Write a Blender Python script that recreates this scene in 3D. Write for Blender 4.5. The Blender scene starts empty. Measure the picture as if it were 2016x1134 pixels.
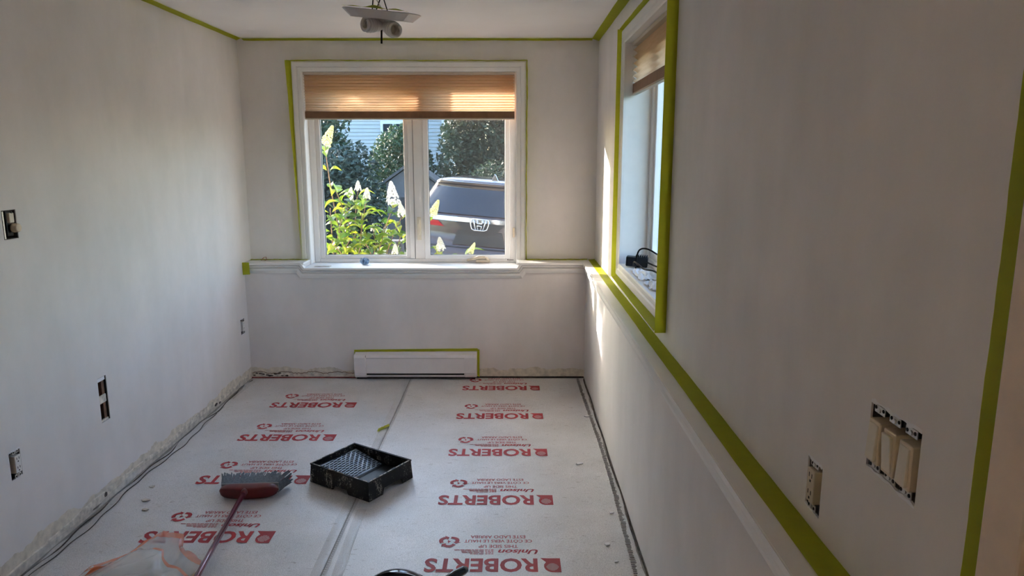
import bpy, bmesh, math, random
from mathutils import Vector, Matrix, Euler
random.seed(7)
sc = bpy.context.scene
COL = sc.collection
PI = math.pi

# ------------------------------------------------------------------ camera, world, sun, exposure
CAM_H = 1.613
cam_d = bpy.data.cameras.new('camera'); cam = bpy.data.objects.new('camera', cam_d); COL.objects.link(cam)
cam.location = (0, 0, CAM_H)
cam.rotation_euler = (PI/2 - math.atan(259/1400), 0, 0)
cam_d.sensor_fit = 'HORIZONTAL'; cam_d.sensor_width = 36.0
cam_d.lens = 1400/2016*36.0
cam_d.clip_start = 0.02; cam_d.clip_end = 300
sc.camera = cam

SUN_DIR = Vector((1.40, -1.0, -0.435)).normalized()     # the way the light travels
world = bpy.data.worlds.new('sky'); sc.world = world; world.use_nodes = True
wn = world.node_tree; wn.nodes.clear()
w_out = wn.nodes.new('ShaderNodeOutputWorld'); w_bg = wn.nodes.new('ShaderNodeBackground')
w_sky = wn.nodes.new('ShaderNodeTexSky'); w_sky.sky_type = 'NISHITA'
w_sky.sun_disc = False; w_sky.sun_elevation = math.radians(26); w_sky.sun_rotation = math.radians(-54.5)
w_sky.air_density = 1.0; w_sky.dust_density = 2.0; w_sky.ozone_density = 1.0
w_bg.inputs['Strength'].default_value = 0.80
w_hs = wn.nodes.new('ShaderNodeHueSaturation'); w_hs.inputs['Saturation'].default_value = 1.05     # thin summer haze
wn.links.new(w_sky.outputs[0], w_hs.inputs['Color']); wn.links.new(w_hs.outputs[0], w_bg.inputs['Color']); wn.links.new(w_bg.outputs[0], w_out.inputs['Surface'])

sun_d = bpy.data.lights.new('sun', 'SUN'); sun = bpy.data.objects.new('sun', sun_d); COL.objects.link(sun)
sun_d.energy = 16.0; sun_d.color = (1.0, 0.80, 0.73); sun_d.angle = math.radians(0.6)
sun.rotation_euler = SUN_DIR.to_track_quat('-Z', 'Y').to_euler(); sun.location = (-8, 12, 6)

vs = sc.view_settings
vs.view_transform = 'Standard'; vs.look = 'None'; vs.gamma = 1.0; vs.use_curve_mapping = False
vs.exposure = 1.46
sc.cycles.max_bounces = 14; sc.cycles.diffuse_bounces = 8; sc.cycles.transparent_max_bounces = 24
sc.cycles.transmission_bounces = 10; sc.cycles.glossy_bounces = 4
sc.cycles.caustics_reflective = False; sc.cycles.caustics_refractive = False
sc.cycles.sample_clamp_indirect = 6.0

# ------------------------------------------------------------------ materials
MATS = {}
def new_mat(name):
    m = bpy.data.materials.new(name); m.use_nodes = True; MATS[name] = m
    nt = m.node_tree
    return m, nt, nt.nodes['Principled BSDF'], nt.nodes['Material Output']
def nd(nt, t, **kw):
    n = nt.nodes.new(t)
    for k, v in kw.items(): setattr(n, k, v)
    return n
def coords(nt, scale=(1, 1, 1), kind='Object'):
    tc = nd(nt, 'ShaderNodeTexCoord'); mp = nd(nt, 'ShaderNodeMapping'); mp.inputs['Scale'].default_value = scale
    nt.links.new(tc.outputs[kind], mp.inputs['Vector']); return mp.outputs['Vector']
def noise(nt, vec, scale, detail=4, rough=0.55):
    n = nd(nt, 'ShaderNodeTexNoise'); n.inputs['Scale'].default_value = scale
    n.inputs['Detail'].default_value = detail; n.inputs['Roughness'].default_value = rough
    nt.links.new(vec, n.inputs['Vector']); return n.outputs['Fac']
def ramp(nt, fac, stops):
    r = nd(nt, 'ShaderNodeValToRGB'); e = r.color_ramp.elements
    while len(e) < len(stops): e.new(0.5)
    for i, (p, c) in enumerate(stops):
        e[i].position = p; e[i].color = (c[0], c[1], c[2], 1) if not isinstance(c, float) else (c, c, c, 1)
    nt.links.new(fac, r.inputs['Fac']); return r.outputs['Color']
def mixc(nt, fac, a, b, mode='MIX'):
    m = nd(nt, 'ShaderNodeMix', data_type='RGBA', blend_type=mode)
    for i, v in ((0, fac), (6, a), (7, b)):
        if hasattr(v, 'is_output'): nt.links.new(v, m.inputs[i])
        elif isinstance(v, (tuple, list)): m.inputs[i].default_value = (v[0], v[1], v[2], 1)
        else: m.inputs[i].default_value = v
    return m.outputs[2]
def bump(nt, bsdf, h, strength=0.2, dist=0.002):
    b = nd(nt, 'ShaderNodeBump'); b.inputs['Strength'].default_value = strength; b.inputs['Distance'].default_value = dist
    nt.links.new(h, b.inputs['Height']); nt.links.new(b.outputs['Normal'], bsdf.inputs['Normal'])
def plain(name, c, rough=0.5, metal=0.0, var=0.0, vscale=20, bmp=0.0, bscale=60, spec=None, coat=0.0, trans=0.0):
    m, nt, b, o = new_mat(name)
    b.inputs['Base Color'].default_value = (*c, 1); b.inputs['Roughness'].default_value = rough; b.inputs['Metallic'].default_value = metal
    if spec is not None: b.inputs['Specular IOR Level'].default_value = spec
    if coat: b.inputs['Coat Weight'].default_value = coat
    v = coords(nt)
    f = noise(nt, v, vscale)
    if var:
        lo = tuple(k*(1-var) for k in c); hi = tuple(min(1, k*(1+var)) for k in c)
        nt.links.new(ramp(nt, f, [(0.3, lo), (0.7, hi)]), b.inputs['Base Color'])
    if bmp: bump(nt, b, noise(nt, v, bscale), bmp)
    if trans:
        t = nd(nt, 'ShaderNodeBsdfTranslucent'); t.inputs['Color'].default_value = (*c, 1)
        mx = nd(nt, 'ShaderNodeMixShader'); mx.inputs[0].default_value = trans
        nt.links.new(b.outputs[0], mx.inputs[1]); nt.links.new(t.outputs[0], mx.inputs[2]); nt.links.new(mx.outputs[0], o.inputs['Surface'])
    return m

def wall_mat(name, axis, band=0.0, base=(0.82, 0.785, 0.768), raw=(0.68, 0.62, 0.52)):
    """rolled primer: soft vertical roller marks, cloudy patches, orange peel; raw plaster where the skirting was"""
    m, nt, b, o = new_mat(name)
    st = (1.0, 1.0, 0.16)
    f1 = noise(nt, coords(nt, st), 5.0, 3, 0.5)
    f2 = noise(nt, coords(nt, (1, 1, 0.7)), 2.0, 6, 0.62)
    c1 = ramp(nt, f1, [(0.30, (0.955, 0.955, 0.955)), (0.72, (1.02, 1.02, 1.02))])
    c2 = ramp(nt, f2, [(0.32, (0.875, 0.88, 0.87)), (0.68, (1.03, 1.025, 1.03))])
    c = mixc(nt, 1.0, mixc(nt, 1.0, base, c1, 'MULTIPLY'), c2, 'MULTIPLY')
    if band:
        tc = nd(nt, 'ShaderNodeTexCoord'); sep = nd(nt, 'ShaderNodeSeparateXYZ'); nt.links.new(tc.outputs['Object'], sep.inputs[0])
        nz = noise(nt, coords(nt), 5.0, 6, 0.6)
        sub = nd(nt, 'ShaderNodeMath', operation='MULTIPLY_ADD'); nt.links.new(nz, sub.inputs[0]); sub.inputs[1].default_value = -0.14
        nt.links.new(sep.outputs['Z'], sub.inputs[2])
        cmp_ = nd(nt, 'ShaderNodeMath', operation='LESS_THAN'); nt.links.new(sub.outputs[0], cmp_.inputs[0]); cmp_.inputs[1].default_value = band-0.07
        raw_c = ramp(nt, noise(nt, coords(nt), 30, 6), [(0.3, tuple(k*0.8 for k in raw)), (0.7, tuple(k*1.2 for k in raw))])
        c = mixc(nt, cmp_.outputs[0], c, raw_c)
    nt.links.new(c, b.inputs['Base Color']); b.inputs['Roughness'].default_value = 0.62
    bump(nt, b, noise(nt, coords(nt), 160, 3), 0.12, 0.001)
    return m
wall_mat('primer_left', 'x', band=0.085)
wall_mat('primer_back', 'y')
wall_mat('primer_back_low', 'y', band=0.075, base=(0.81, 0.768, 0.75))
wall_mat('primer_right', 'x')
plain('ceiling_paint', (0.86, 0.825, 0.815), 0.85, var=0.03, vscale=2)
plain('trim_paint', (0.80, 0.785, 0.76), 0.38, var=0.03, vscale=9)
plain('vinyl', (0.83, 0.81, 0.79), 0.32, var=0.02)
plain('vinyl_bright', (0.88, 0.88, 0.87), 0.28)
plain('gasket', (0.03, 0.03, 0.035), 0.5)
plain('beige_plastic', (0.66, 0.56, 0.42), 0.35, var=0.05)
plain('ivory_plastic', (0.72, 0.66, 0.54), 0.35, var=0.04)
plain('white_plastic', (0.78, 0.77, 0.74), 0.35, var=0.04)
plain('dark_gap', (0.010, 0.009, 0.008), 0.8)
plain('box_steel', (0.10, 0.095, 0.09), 0.5, metal=0.5, var=0.4, vscale=60)
plain('steel', (0.62, 0.60, 0.56), 0.35, metal=0.9, var=0.2, vscale=120)
plain('brown_stud', (0.22, 0.12, 0.075), 0.7, var=0.35, vscale=40)
plain('heater_enamel', (0.84, 0.80, 0.81), 0.35, var=0.02)
plain('door_wood', (0.66, 0.50, 0.37), 0.45, var=0.08, vscale=6)
plain('casing_cream', (0.74, 0.60, 0.47), 0.45, var=0.05)
plain('concrete', (0.30, 0.28, 0.25), 0.9, var=0.3, vscale=12, bmp=0.3)
plain('plaster', (0.66, 0.61, 0.53), 0.9, var=0.35, vscale=35, bmp=0.6, bscale=90)
plain('dark_brown', (0.07, 0.055, 0.045), 0.9, var=0.6, vscale=40)  # one dark brown for gap lines, plaster holes and scrim threads
plain('strip_red', (0.25, 0.06, 0.05), 0.9, var=0.4, vscale=40)
plain('print_red', (0.42, 0.022, 0.030), 0.55, var=0.18, vscale=160)
plain('tape_green', (0.50, 0.53, 0.030), 0.55, var=0.10, vscale=30, trans=0.55)
plain('black_plastic', (0.008, 0.009, 0.012), 0.42, var=0.2, spec=0.3)
plain('navy_plastic', (0.016, 0.020, 0.032), 0.18, coat=0.5)
plain('broom_red', (0.115, 0.010, 0.012), 0.36, var=0.2, vscale=30)
plain('broom_grey', (0.32, 0.31, 0.30), 0.5)
plain('bristle', (0.12, 0.135, 0.145), 0.55, var=0.45, vscale=120)
plain('maroon_metal', (0.15, 0.012, 0.035), 0.25, metal=0.35, coat=0.6)
plain('wire_black', (0.010, 0.010, 0.011), 0.75, spec=0.2)
plain('wire_white', (0.7, 0.7, 0.66), 0.45)
plain('paper_white', (0.80, 0.80, 0.82), 0.6, bmp=0.4, bscale=40)
plain('copper_brown', (0.36, 0.17, 0.11), 0.5, var=0.3, vscale=40)
plain('blue_scrap', (0.17, 0.27, 0.42), 0.6, var=0.5, vscale=60, bmp=0.6)
plain('bulb_glass', (0.70, 0.68, 0.66), 0.22, spec=0.6)
plain('fixture_white', (0.66, 0.63, 0.61), 0.35)
plain('blind_rail', (0.20, 0.10, 0.05), 0.5, var=0.15)
plain('blind_rail_light', (0.55, 0.47, 0.38), 0.5)
plain('wet_paint', (0.24, 0.30, 0.37), 0.35, var=0.10, vscale=25)
# outdoors
plain('leaf_sunny', (0.16, 0.26, 0.020), 0.42, var=0.25, vscale=3, trans=0.45)
plain('leaf_lime', (0.30, 0.35, 0.024), 0.42, var=0.25, vscale=3, trans=0.45)
plain('leaf_deep', (0.05, 0.12, 0.020), 0.42, var=0.3, vscale=3, trans=0.35)
plain('petal', (0.82, 0.80, 0.72), 0.6, var=0.1, vscale=12, trans=0.5)
plain('petal_cream', (0.78, 0.77, 0.42), 0.6, var=0.15, vscale=12, trans=0.5)
plain('stem', (0.26, 0.15, 0.08), 0.7, var=0.3, vscale=20)
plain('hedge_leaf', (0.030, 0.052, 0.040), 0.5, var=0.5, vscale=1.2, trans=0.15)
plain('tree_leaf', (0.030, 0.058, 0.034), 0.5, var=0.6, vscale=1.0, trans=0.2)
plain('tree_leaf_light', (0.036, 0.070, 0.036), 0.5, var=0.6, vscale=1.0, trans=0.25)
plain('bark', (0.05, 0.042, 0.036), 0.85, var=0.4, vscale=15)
plain('siding', (0.36, 0.385, 0.41), 0.6, var=0.04, vscale=4)
plain('siding_trim', (0.55, 0.56, 0.57), 0.5)
plain('far_glass', (0.02, 0.025, 0.035), 0.12)
plain('roof_shingle', (0.09, 0.085, 0.085), 0.9, var=0.4, vscale=20)
plain('shed_wall', (0.13, 0.125, 0.13), 0.8, var=0.15)
plain('driveway', (0.40, 0.36, 0.31), 0.9, var=0.15, vscale=6)
plain('lawn', (0.05, 0.075, 0.03), 0.95, var=0.4, vscale=3)
plain('grey_plank', (0.12, 0.125, 0.135), 0.8, var=0.25, vscale=10)
plain('weathered_post', (0.05, 0.045, 0.045), 0.85, var=0.3, vscale=14)
plain('car_paint', (0.050, 0.030, 0.030), 0.22, coat=0.8, var=0.1)
plain('car_glass', (0.012, 0.014, 0.022), 0.05, spec=0.8)
plain('car_trim', (0.012, 0.012, 0.013), 0.5)
plain('chrome', (0.75, 0.75, 0.76), 0.10, metal=1.0)
plain('tail_red', (0.42, 0.015, 0.02), 0.15, coat=0.5)
plain('tyre', (0.012, 0.012, 0.012), 0.8)
plain('exterior_brick', (0.20, 0.17, 0.15), 0.9, var=0.2)

def film_mat():
    m, nt, b, o = new_mat('underlay_film')
    n1 = noise(nt, coords(nt), 260, 2, 0.7); n2 = noise(nt, coords(nt), 3.0, 6, 0.6); n3 = noise(nt, coords(nt, (1, 2.2, 1)), 22, 5, 0.65)
    c = ramp(nt, n1, [(0.35, (0.62, 0.605, 0.60)), (0.65, (0.90, 0.885, 0.88))])
    c = mixc(nt, 1.0, c, ramp(nt, n2, [(0.30, (0.84, 0.83, 0.81)), (0.65, (1.0, 1.0, 1.0))]), 'MULTIPLY')
    c = mixc(nt, 1.0, c, ramp(nt, n3, [(0.26, (0.62, 0.58, 0.54)), (0.40, (1.0, 1.0, 1.0))]), 'MULTIPLY')
    nt.links.new(c, b.inputs['Base Color'])
    b.inputs['Roughness'].default_value = 0.40; b.inputs['Specular IOR Level'].default_value = 0.6; b.inputs['Metallic'].default_value = 0.25
    bump(nt, b, n1, 0.5, 0.002)
film_mat()

def clear_mat(name, tint, alpha, rough):
    m, nt, b, o = new_mat(name)
    b.inputs['Base Color'].default_value = (*tint, 1); b.inputs['Roughness'].default_value = rough
    t = nd(nt, 'ShaderNodeBsdfTransparent'); mx = nd(nt, 'ShaderNodeMixShader'); mx.inputs[0].default_value = alpha
    nt.links.new(t.outputs[0], mx.inputs[1]); nt.links.new(b.outputs[0], mx.inputs[2]); nt.links.new(mx.outputs[0], o.inputs['Surface'])
    bump(nt, b, noise(nt, coords(nt), 28, 4), 0.5, 0.004)
    return m
clear_mat('clear_tape', (0.74, 0.72, 0.69), 0.22, 0.12)
clear_mat('bag_film', (0.74, 0.72, 0.69), 0.48, 0.12)
clear_mat('bag_orange', (0.80, 0.25, 0.12), 0.55, 0.2)
clear_mat('bag_orange_deep', (0.62, 0.13, 0.03), 0.92, 0.3)
clear_mat('insect_mesh', (0.16, 0.16, 0.17), 0.13, 0.6)

def glass_mat():
    m, nt, b, o = new_mat('window_glass'); nt.nodes.remove(b)
    t = nd(nt, 'ShaderNodeBsdfTransparent'); t.inputs['Color'].default_value = (0.90, 0.92, 0.92, 1)
    g = nd(nt, 'ShaderNodeBsdfGlossy'); g.inputs['Roughness'].default_value = 0.02
    d = nd(nt, 'ShaderNodeBsdfDiffuse'); d.inputs['Color'].default_value = (0.6, 0.62, 0.65, 1)
    lw = nd(nt, 'ShaderNodeLayerWeight'); lw.inputs['Blend'].default_value = 0.5
    pw = nd(nt, 'ShaderNodeMath', operation='POWER'); nt.links.new(lw.outputs['Facing'], pw.inputs[0]); pw.inputs[1].default_value = 5.0
    fr = nd(nt, 'ShaderNodeMath', operation='MULTIPLY_ADD'); nt.links.new(pw.outputs[0], fr.inputs[0]); fr.inputs[1].default_value = 0.6; fr.inputs[2].default_value = 0.025
    m1 = nd(nt, 'ShaderNodeMixShader'); nt.links.new(fr.outputs[0], m1.inputs[0]); nt.links.new(t.outputs[0], m1.inputs[1]); nt.links.new(g.outputs[0], m1.inputs[2])
    m2 = nd(nt, 'ShaderNodeMixShader'); nt.links.new(m1.outputs[0], m2.inputs[1]); nt.links.new(d.outputs[0], m2.inputs[2])
    dust = ramp(nt, noise(nt, coords(nt, (1, 1, 0.4)), 6, 6), [(0.35, 0.004), (0.75, 0.02)]); nt.links.new(dust, m2.inputs[0])
    nt.links.new(m2.outputs[0], o.inputs['Surface'])
glass_mat()

def blind_mat():
    m, nt, b, o = new_mat('blind_fabric')
    f = noise(nt, coords(nt, (2.0, 2.0, 60)), 3.0, 3)
    c = ramp(nt, f, [(0.35, (0.70, 0.49, 0.31)), (0.65, (0.76, 0.55, 0.37))])
    nt.links.new(c, b.inputs['Base Color']); b.inputs['Roughness'].default_value = 0.8
    t = nd(nt, 'ShaderNodeBsdfTranslucent'); nt.links.new(c, t.inputs['Color'])
    mx = nd(nt, 'ShaderNodeMixShader'); mx.inputs[0].default_value = 0.55
    nt.links.new(b.outputs[0], mx.inputs[1]); nt.links.new(t.outputs[0], mx.inputs[2]); nt.links.new(mx.outputs[0], o.inputs['Surface'])
blind_mat()

def splatter_mat():
    m, nt, b, o = new_mat('tray_splatter')
    f = noise(nt, coords(nt, (1, 1, 0.35)), 22, 8, 0.72)
    f2 = noise(nt, coords(nt), 140, 3, 0.6)
    k = mixc(nt, 0.35, f, f2)
    c = ramp(nt, k, [(0.535, (0.008, 0.008, 0.010)), (0.60, (0.30, 0.28, 0.25)), (0.75, (0.50, 0.46, 0.42))])
    nt.links.new(c, b.inputs['Base Color']); b.inputs['Roughness'].default_value = 0.5; b.inputs['Specular IOR Level'].default_value = 0.25
splatter_mat()

# ------------------------------------------------------------------ mesh helpers
class MB:
    def __init__(s): s.v = []; s.f = []
    def quad(s, a, b, c, d): n = len(s.v); s.v += [tuple(a), tuple(b), tuple(c), tuple(d)]; s.f.append((n, n+1, n+2, n+3)); return s
    def poly(s, pts): n = len(s.v); s.v += [tuple(p) for p in pts]; s.f.append(tuple(range(n, n+len(pts)))); return s
    def box(s, x0, x1, y0, y1, z0, z1, M=None):
        n = len(s.v)
        pts = [Vector(p) for p in ((x0,y0,z0),(x1,y0,z0),(x1,y1,z0),(x0,y1,z0),(x0,y0,z1),(x1,y0,z1),(x1,y1,z1),(x0,y1,z1))]
        if M is not None: pts = [M @ p for p in pts]
        s.v += [tuple(p) for p in pts]
        s.f += [tuple(n+i for i in q) for q in ((0,3,2,1),(4,5,6,7),(0,1,5,4),(1,2,6,5),(2,3,7,6),(3,0,4,7))]
        return s
    def prism(s, pts, z0, z1, M=None):
        n = len(s.v); k = len(pts)
        vv = [Vector((p[0], p[1], z0)) for p in pts] + [Vector((p[0], p[1], z1)) for p in pts]
        if M is not None: vv = [M @ p for p in vv]
        s.v += [tuple(p) for p in vv]
        s.f.append(tuple(n+i for i in reversed(range(k)))); s.f.append(tuple(n+k+i for i in range(k)))
        for i in range(k): j = (i+1) % k; s.f.append((n+i, n+j, n+k+j, n+k+i))
        return s
    def tube(s, path, r, seg=8, cap=True):
        pts = [Vector(p) for p in path]; n0 = len(s.v); k = len(pts)
        rs = r if isinstance(r, (list, tuple)) else [r]*k
        up = None
        for i, p in enumerate(pts):
            t = (pts[min(i+1, k-1)] - pts[max(i-1, 0)]).normalized()
            if up is None:
                up = Vector((0, 0, 1)) if abs(t.z) < 0.9 else Vector((1, 0, 0))
            a = t.cross(up)
            if a.length < 1e-4: a = t.orthogonal()
            a.normalize(); b = a.cross(t).normalized(); up = b
            for j in range(seg):
                q = 2*PI*j/seg; s.v.append(tuple(p + (a*math.cos(q) + b*math.sin(q))*rs[i]))
        for i in range(k-1):
            for j in range(seg):
                j2 = (j+1) % seg
                s.f.append((n0+i*seg+j, n0+i*seg+j2, n0+(i+1)*seg+j2, n0+(i+1)*seg+j))
        if cap:
            s.f.append(tuple(n0+j for j in range(seg))); s.f.append(tuple(n0+(k-1)*seg+j for j in reversed(range(seg))))
        return s
    def grid(s, fn, nu, nv):
        n = len(s.v)
        for i in range(nu+1):
            for j in range(nv+1): s.v.append(tuple(fn(i/nu, j/nv)))
        for i in range(nu):
            for j in range(nv):
                a = n+i*(nv+1)+j; s.f.append((a, a+nv+1, a+nv+2, a+1))
        return s
    def lathe(s, prof, seg=20, M=None):
        """prof: (radius, height) from bottom to top around local z"""
        n = len(s.v)
        for r, h in prof:
            for j in range(seg):
                q = 2*PI*j/seg; p = Vector((r*math.cos(q), r*math.sin(q), h)); p = M @ p if M is not None else p
                s.v.append(tuple(p))
        for i in range(len(prof)-1):
            for j in range(seg):
                j2 = (j+1) % seg; s.f.append((n+i*seg+j, n+i*seg+j2, n+(i+1)*seg+j2, n+(i+1)*seg+j))
        s.f.append(tuple(n+j for j in reversed(range(seg)))); m_ = n+(len(prof)-1)*seg; s.f.append(tuple(m_+j for j in range(seg)))
        return s
    def sweep(s, path, prof, to3, side=1, closed=False):
        """profile (offset, height) carried along a flat path with mitred corners; side 1 = offset to the right of travel"""
        k = len(path); P2 = [Vector(p) for p in path]; n0 = len(s.v); m = len(prof)
        for i in range(k):
            pv = P2[(i-1) % k] if (closed or i > 0) else None; nx = P2[(i+1) % k] if (closed or i < k-1) else None
            d1 = (P2[i]-pv).normalized() if pv is not None else None; d2 = (nx-P2[i]).normalized() if nx is not None else None
            if d1 is None: d1 = d2
            if d2 is None: d2 = d1
            n1 = Vector((d1.y, -d1.x))*side; n2 = Vector((d2.y, -d2.x))*side
            mv = (n1+n2); mv = mv / max(1e-6, (1 + n1.dot(n2)))
            for off, h in prof:
                q = P2[i] + mv*off; s.v.append(tuple(to3(q.x, q.y, h)))
        for i in range(k if closed else k-1):
            i2 = (i+1) % k
            for j in range(m-1): s.f.append((n0+i*m+j, n0+i2*m+j, n0+i2*m+j+1, n0+i*m+j+1))
        if not closed:
            s.f.append(tuple(n0+j for j in range(m))); s.f.append(tuple(n0+(k-1)*m+j for j in reversed(range(m))))
        return s
    def mesh(s, name):
        me = bpy.data.meshes.new(name); me.from_pydata(s.v, [], s.f); me.update(); return me
    def build(s, name, mat, parent=None, smooth=False, bevel=0.0, recalc=True, seg=2):
        me = s.mesh(name)
        if recalc:
            bm = bmesh.new(); bm.from_mesh(me); bmesh.ops.recalc_face_normals(bm, faces=bm.faces); bm.to_mesh(me); bm.free()
        me.materials.append(MATS[mat])
        if smooth:
            for p in me.polygons: p.use_smooth = True
        o = bpy.data.objects.new(name, me); COL.objects.link(o)
        if parent is not None:
            o.parent = parent; o.matrix_parent_inverse = parent.matrix_basis.inverted()
        if bevel:
            md = o.modifiers.new('bevel', 'BEVEL'); md.width = bevel; md.segments = seg; md.limit_method = 'ANGLE'
        return o
def tag(o, label=None, cat=None, group=None, kind=None):
    if label: o['label'] = label
    if cat: o['category'] = cat
    if group: o['group'] = group
    if kind: o['kind'] = kind
    return o
def empty(name, loc=(0, 0, 0), label=None, cat=None, group=None, kind=None):
    o = bpy.data.objects.new(name, None); COL.objects.link(o); o.location = loc; o.empty_display_size = 0.1
    return tag(o, label, cat, group, kind)
def child(o, parent):
    o.parent = parent; o.matrix_parent_inverse = parent.matrix_basis.inverted(); return o

# ------------------------------------------------------------------ dimensions of the room (metres)
XL, XR, YB, ZC = -1.925, 0.61, 5.2, 2.42      # left wall, right wall, back wall (upper), ceiling
YB2, XR2, ZL = 5.055, 0.533, 0.866             # thicker lower walls and the height of their ledge
YF = -1.6                                      # wall behind the camera
YO, XO = 5.40, 0.86                            # outer faces

def holed_panel(name, mat, to3, a0, a1, b0, b1, thick, holes, parent=None):
    """wall panel in the (a, b) plane with rectangular holes, front at depth 0, back at depth thick"""
    A = sorted({a0, a1, *[h[0] for h in holes], *[h[1] for h in holes]}); B = sorted({b0, b1, *[h[2] for h in holes], *[h[3] for h in holes]})
    m = MB()
    def inside(a, b): return any(h[0] < a < h[1] and h[2] < b < h[3] for h in holes)
    for i in range(len(A)-1):
        for j in range(len(B)-1):
            if inside((A[i]+A[i+1])/2, (B[j]+B[j+1])/2): continue
            c = [(A[i], B[j]), (A[i+1], B[j]), (A[i+1], B[j+1]), (A[i], B[j+1])]
            m.quad(*[to3(p[0], p[1], 0) for p in c]); m.quad(*[to3(p[0], p[1], thick) for p in reversed(c)])
    def rim(h):
        c = [(h[0], h[2]), (h[1], h[2]), (h[1], h[3]), (h[0], h[3])]
        for k in range(4):
            p, q = c[k], c[(k+1) % 4]; m.quad(to3(*p, 0), to3(*q, 0), to3(*q, thick), to3(*p, thick))
    for h in holes: rim(h)
    rim((a0, a1, b0, b1))
    me_o = m.build(name, mat, parent, recalc=False)
    bm = bmesh.new(); bm.from_mesh(me_o.data); bmesh.ops.remove_doubles(bm, verts=bm.verts, dist=1e-5); bmesh.ops.recalc_face_normals(bm, faces=bm.faces); bm.to_mesh(me_o.data); bm.free()
    return me_o
def S(o): o['kind'] = 'structure'; return o

# window openings
BW = (-1.48, 0.03, 0.829, 2.20)               # back window x0 x1 z0 z1
RW = (2.812, 3.93, 1.025, 2.205)               # right window y0 y1 z0 z1
# electrical openings (y0, y1, z0, z1)
DIM = (2.685, 2.765, 1.300, 1.412); BOX = (3.168, 3.238, 0.380, 0.596); OUTL = (2.557, 2.620, 0.384, 0.494); OUTF = (4.914, 4.986, 0.362, 0.474)
SW = (1.000, 1.150, 1.092, 1.208); OUTR = (1.308, 1.375, 0.905, 1.010)

S(holed_panel('wall_left', 'primer_left', lambda a, b, d: (XL-d, a, b), YF, YO, -0.02, ZC, 0.12, [DIM, BOX, OUTL, OUTF]))
S(holed_panel('wall_back', 'primer_back', lambda a, b, d: (a, YB+d, b), XL, XR, 0.0, ZC, YO-YB, [(BW[0]-0.012, BW[1]+0.012, BW[2]-0.014, BW[3]+0.012)]))
S(holed_panel('wall_right', 'primer_right', lambda a, b, d: (XR+d, a, b), YF, YO, 0.0, ZC, XO-XR, [(RW[0]-0.012, RW[1]+0.012, RW[2]-0.012, RW[3]+0.012), SW, OUTR]))
lowb = MB(); lowb.prism([(XL, 0.004), (XR2, 0.004), (XR2, ZL-0.016), (BW[1]+0.012, ZL-0.016), (BW[1]+0.012, BW[2]-0.014), (BW[0]-0.012, BW[2]-0.014), (BW[0]-0.012, ZL-0.016), (XL, ZL-0.016)], 0, 1,
    M=Matrix(((1, 0, 0, 0), (0, 0, YB-YB2, YB2), (0, 1, 0, 0), (0, 0, 0, 1))))
S(lowb.build('wall_back_lower', 'primer_back_low'))
S(MB().box(XR2, XR, 0.89, YB, 0.004, ZL-0.016).build('wall_right_lower', 'primer_right'))
S(MB().box(XL-0.12, XO, YF-0.12, YF, 0, ZC).build('wall_front', 'primer_right'))
S(MB().box(XL-0.12, XO, YF-0.12, YO, ZC, ZC+0.15).build('ceiling', 'ceiling_paint'))
S(MB().box(XL-3.0, XO+0.50, YO, YO+0.48, 2.56, 2.72).build('added_eave_back', 'trim_paint')); S(MB().box(XO, XO+0.50, YF-0.12, YO, 2.56, 2.72).build('added_eave_right', 'trim_paint'))  # eaves added out of view to cut the sky light entering the windows
fl = S(MB().box(XL-0.12, XO, YF-0.12, YO, -0.14, 0.0).build('floor', 'concrete'))

# ---- underlay sheets (on the floor) with the printed lettering
def edge_wave(y): return 0.006*math.sin(y*7.1) + 0.004*math.sin(y*17.3+1) + 0.003*math.sin(y*41)
def sheet(name, xa, xb, wl, wr):
    m = MB(); N = 150; y0, y1 = YF+0.02, YB2-0.012
    def fn(u, v):
        y = y0 + (y1-y0)*u
        l = xa + (edge_wave(y)*wl); r = xb + edge_wave(y+2.3)*wr
        x = l + (r-l)*v
        z = 0.0032 + 0.0006*math.sin(x*9+y*3)*math.sin(y*5.3)
        if wl and v < 0.04: z += 0.010*(0.5+0.5*math.sin(y*9+3*math.sin(y*2.7)))*(1-v/0.04)
        return (x, y, z)
    m.grid(fn, N, 50)
    o = m.build(name, 'underlay_film', fl, smooth=True); return o
SEAM = -0.745
sh_l = sheet('underlay_sheet', XL+0.022, SEAM-0.004, 1, 0.0)
sh_r = sheet('underlay_sheet', SEAM+0.001, XR2-0.012, 0, 0.6)
sh_l['label'] = 'silvery foam underlay sheet with red print along the left wall'
sh_r['label'] = 'silvery foam underlay sheet with red print along the right wall'

def text_polys(body, w=None, h=None, shear=0.0, offset=0.0, x=0, y=0, align='L'):
    """flat filled letters, fitted to a width and a height, lower left corner at (x, y)"""
    cu = bpy.data.curves.new('t', 'FONT'); cu.body = body; cu.size = 1.0; cu.shear = shear; cu.offset = offset; cu.resolution_u = 3
    ob = bpy.data.objects.new('t', cu); COL.objects.link(ob)
    dg = bpy.context.evaluated_depsgraph_get(); ev = ob.evaluated_get(dg); me = ev.to_mesh()
    vs_ = [(v.co.x, v.co.y) for v in me.vertices]; fs = [tuple(p.vertices) for p in me.polygons]
    ev.to_mesh_clear(); bpy.data.objects.remove(ob); bpy.data.curves.remove(cu)
    x0 = min(p[0] for p in vs_); x1 = max(p[0] for p in vs_); y0 = min(p[1] for p in vs_); y1 = max(p[1] for p in vs_)
    sx = w/(x1-x0); sy = h/(y1-y0) if h else sx
    return [(x+(p[0]-x0)*sx, y+(p[1]-y0)*sy) for p in vs_], fs

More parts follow.
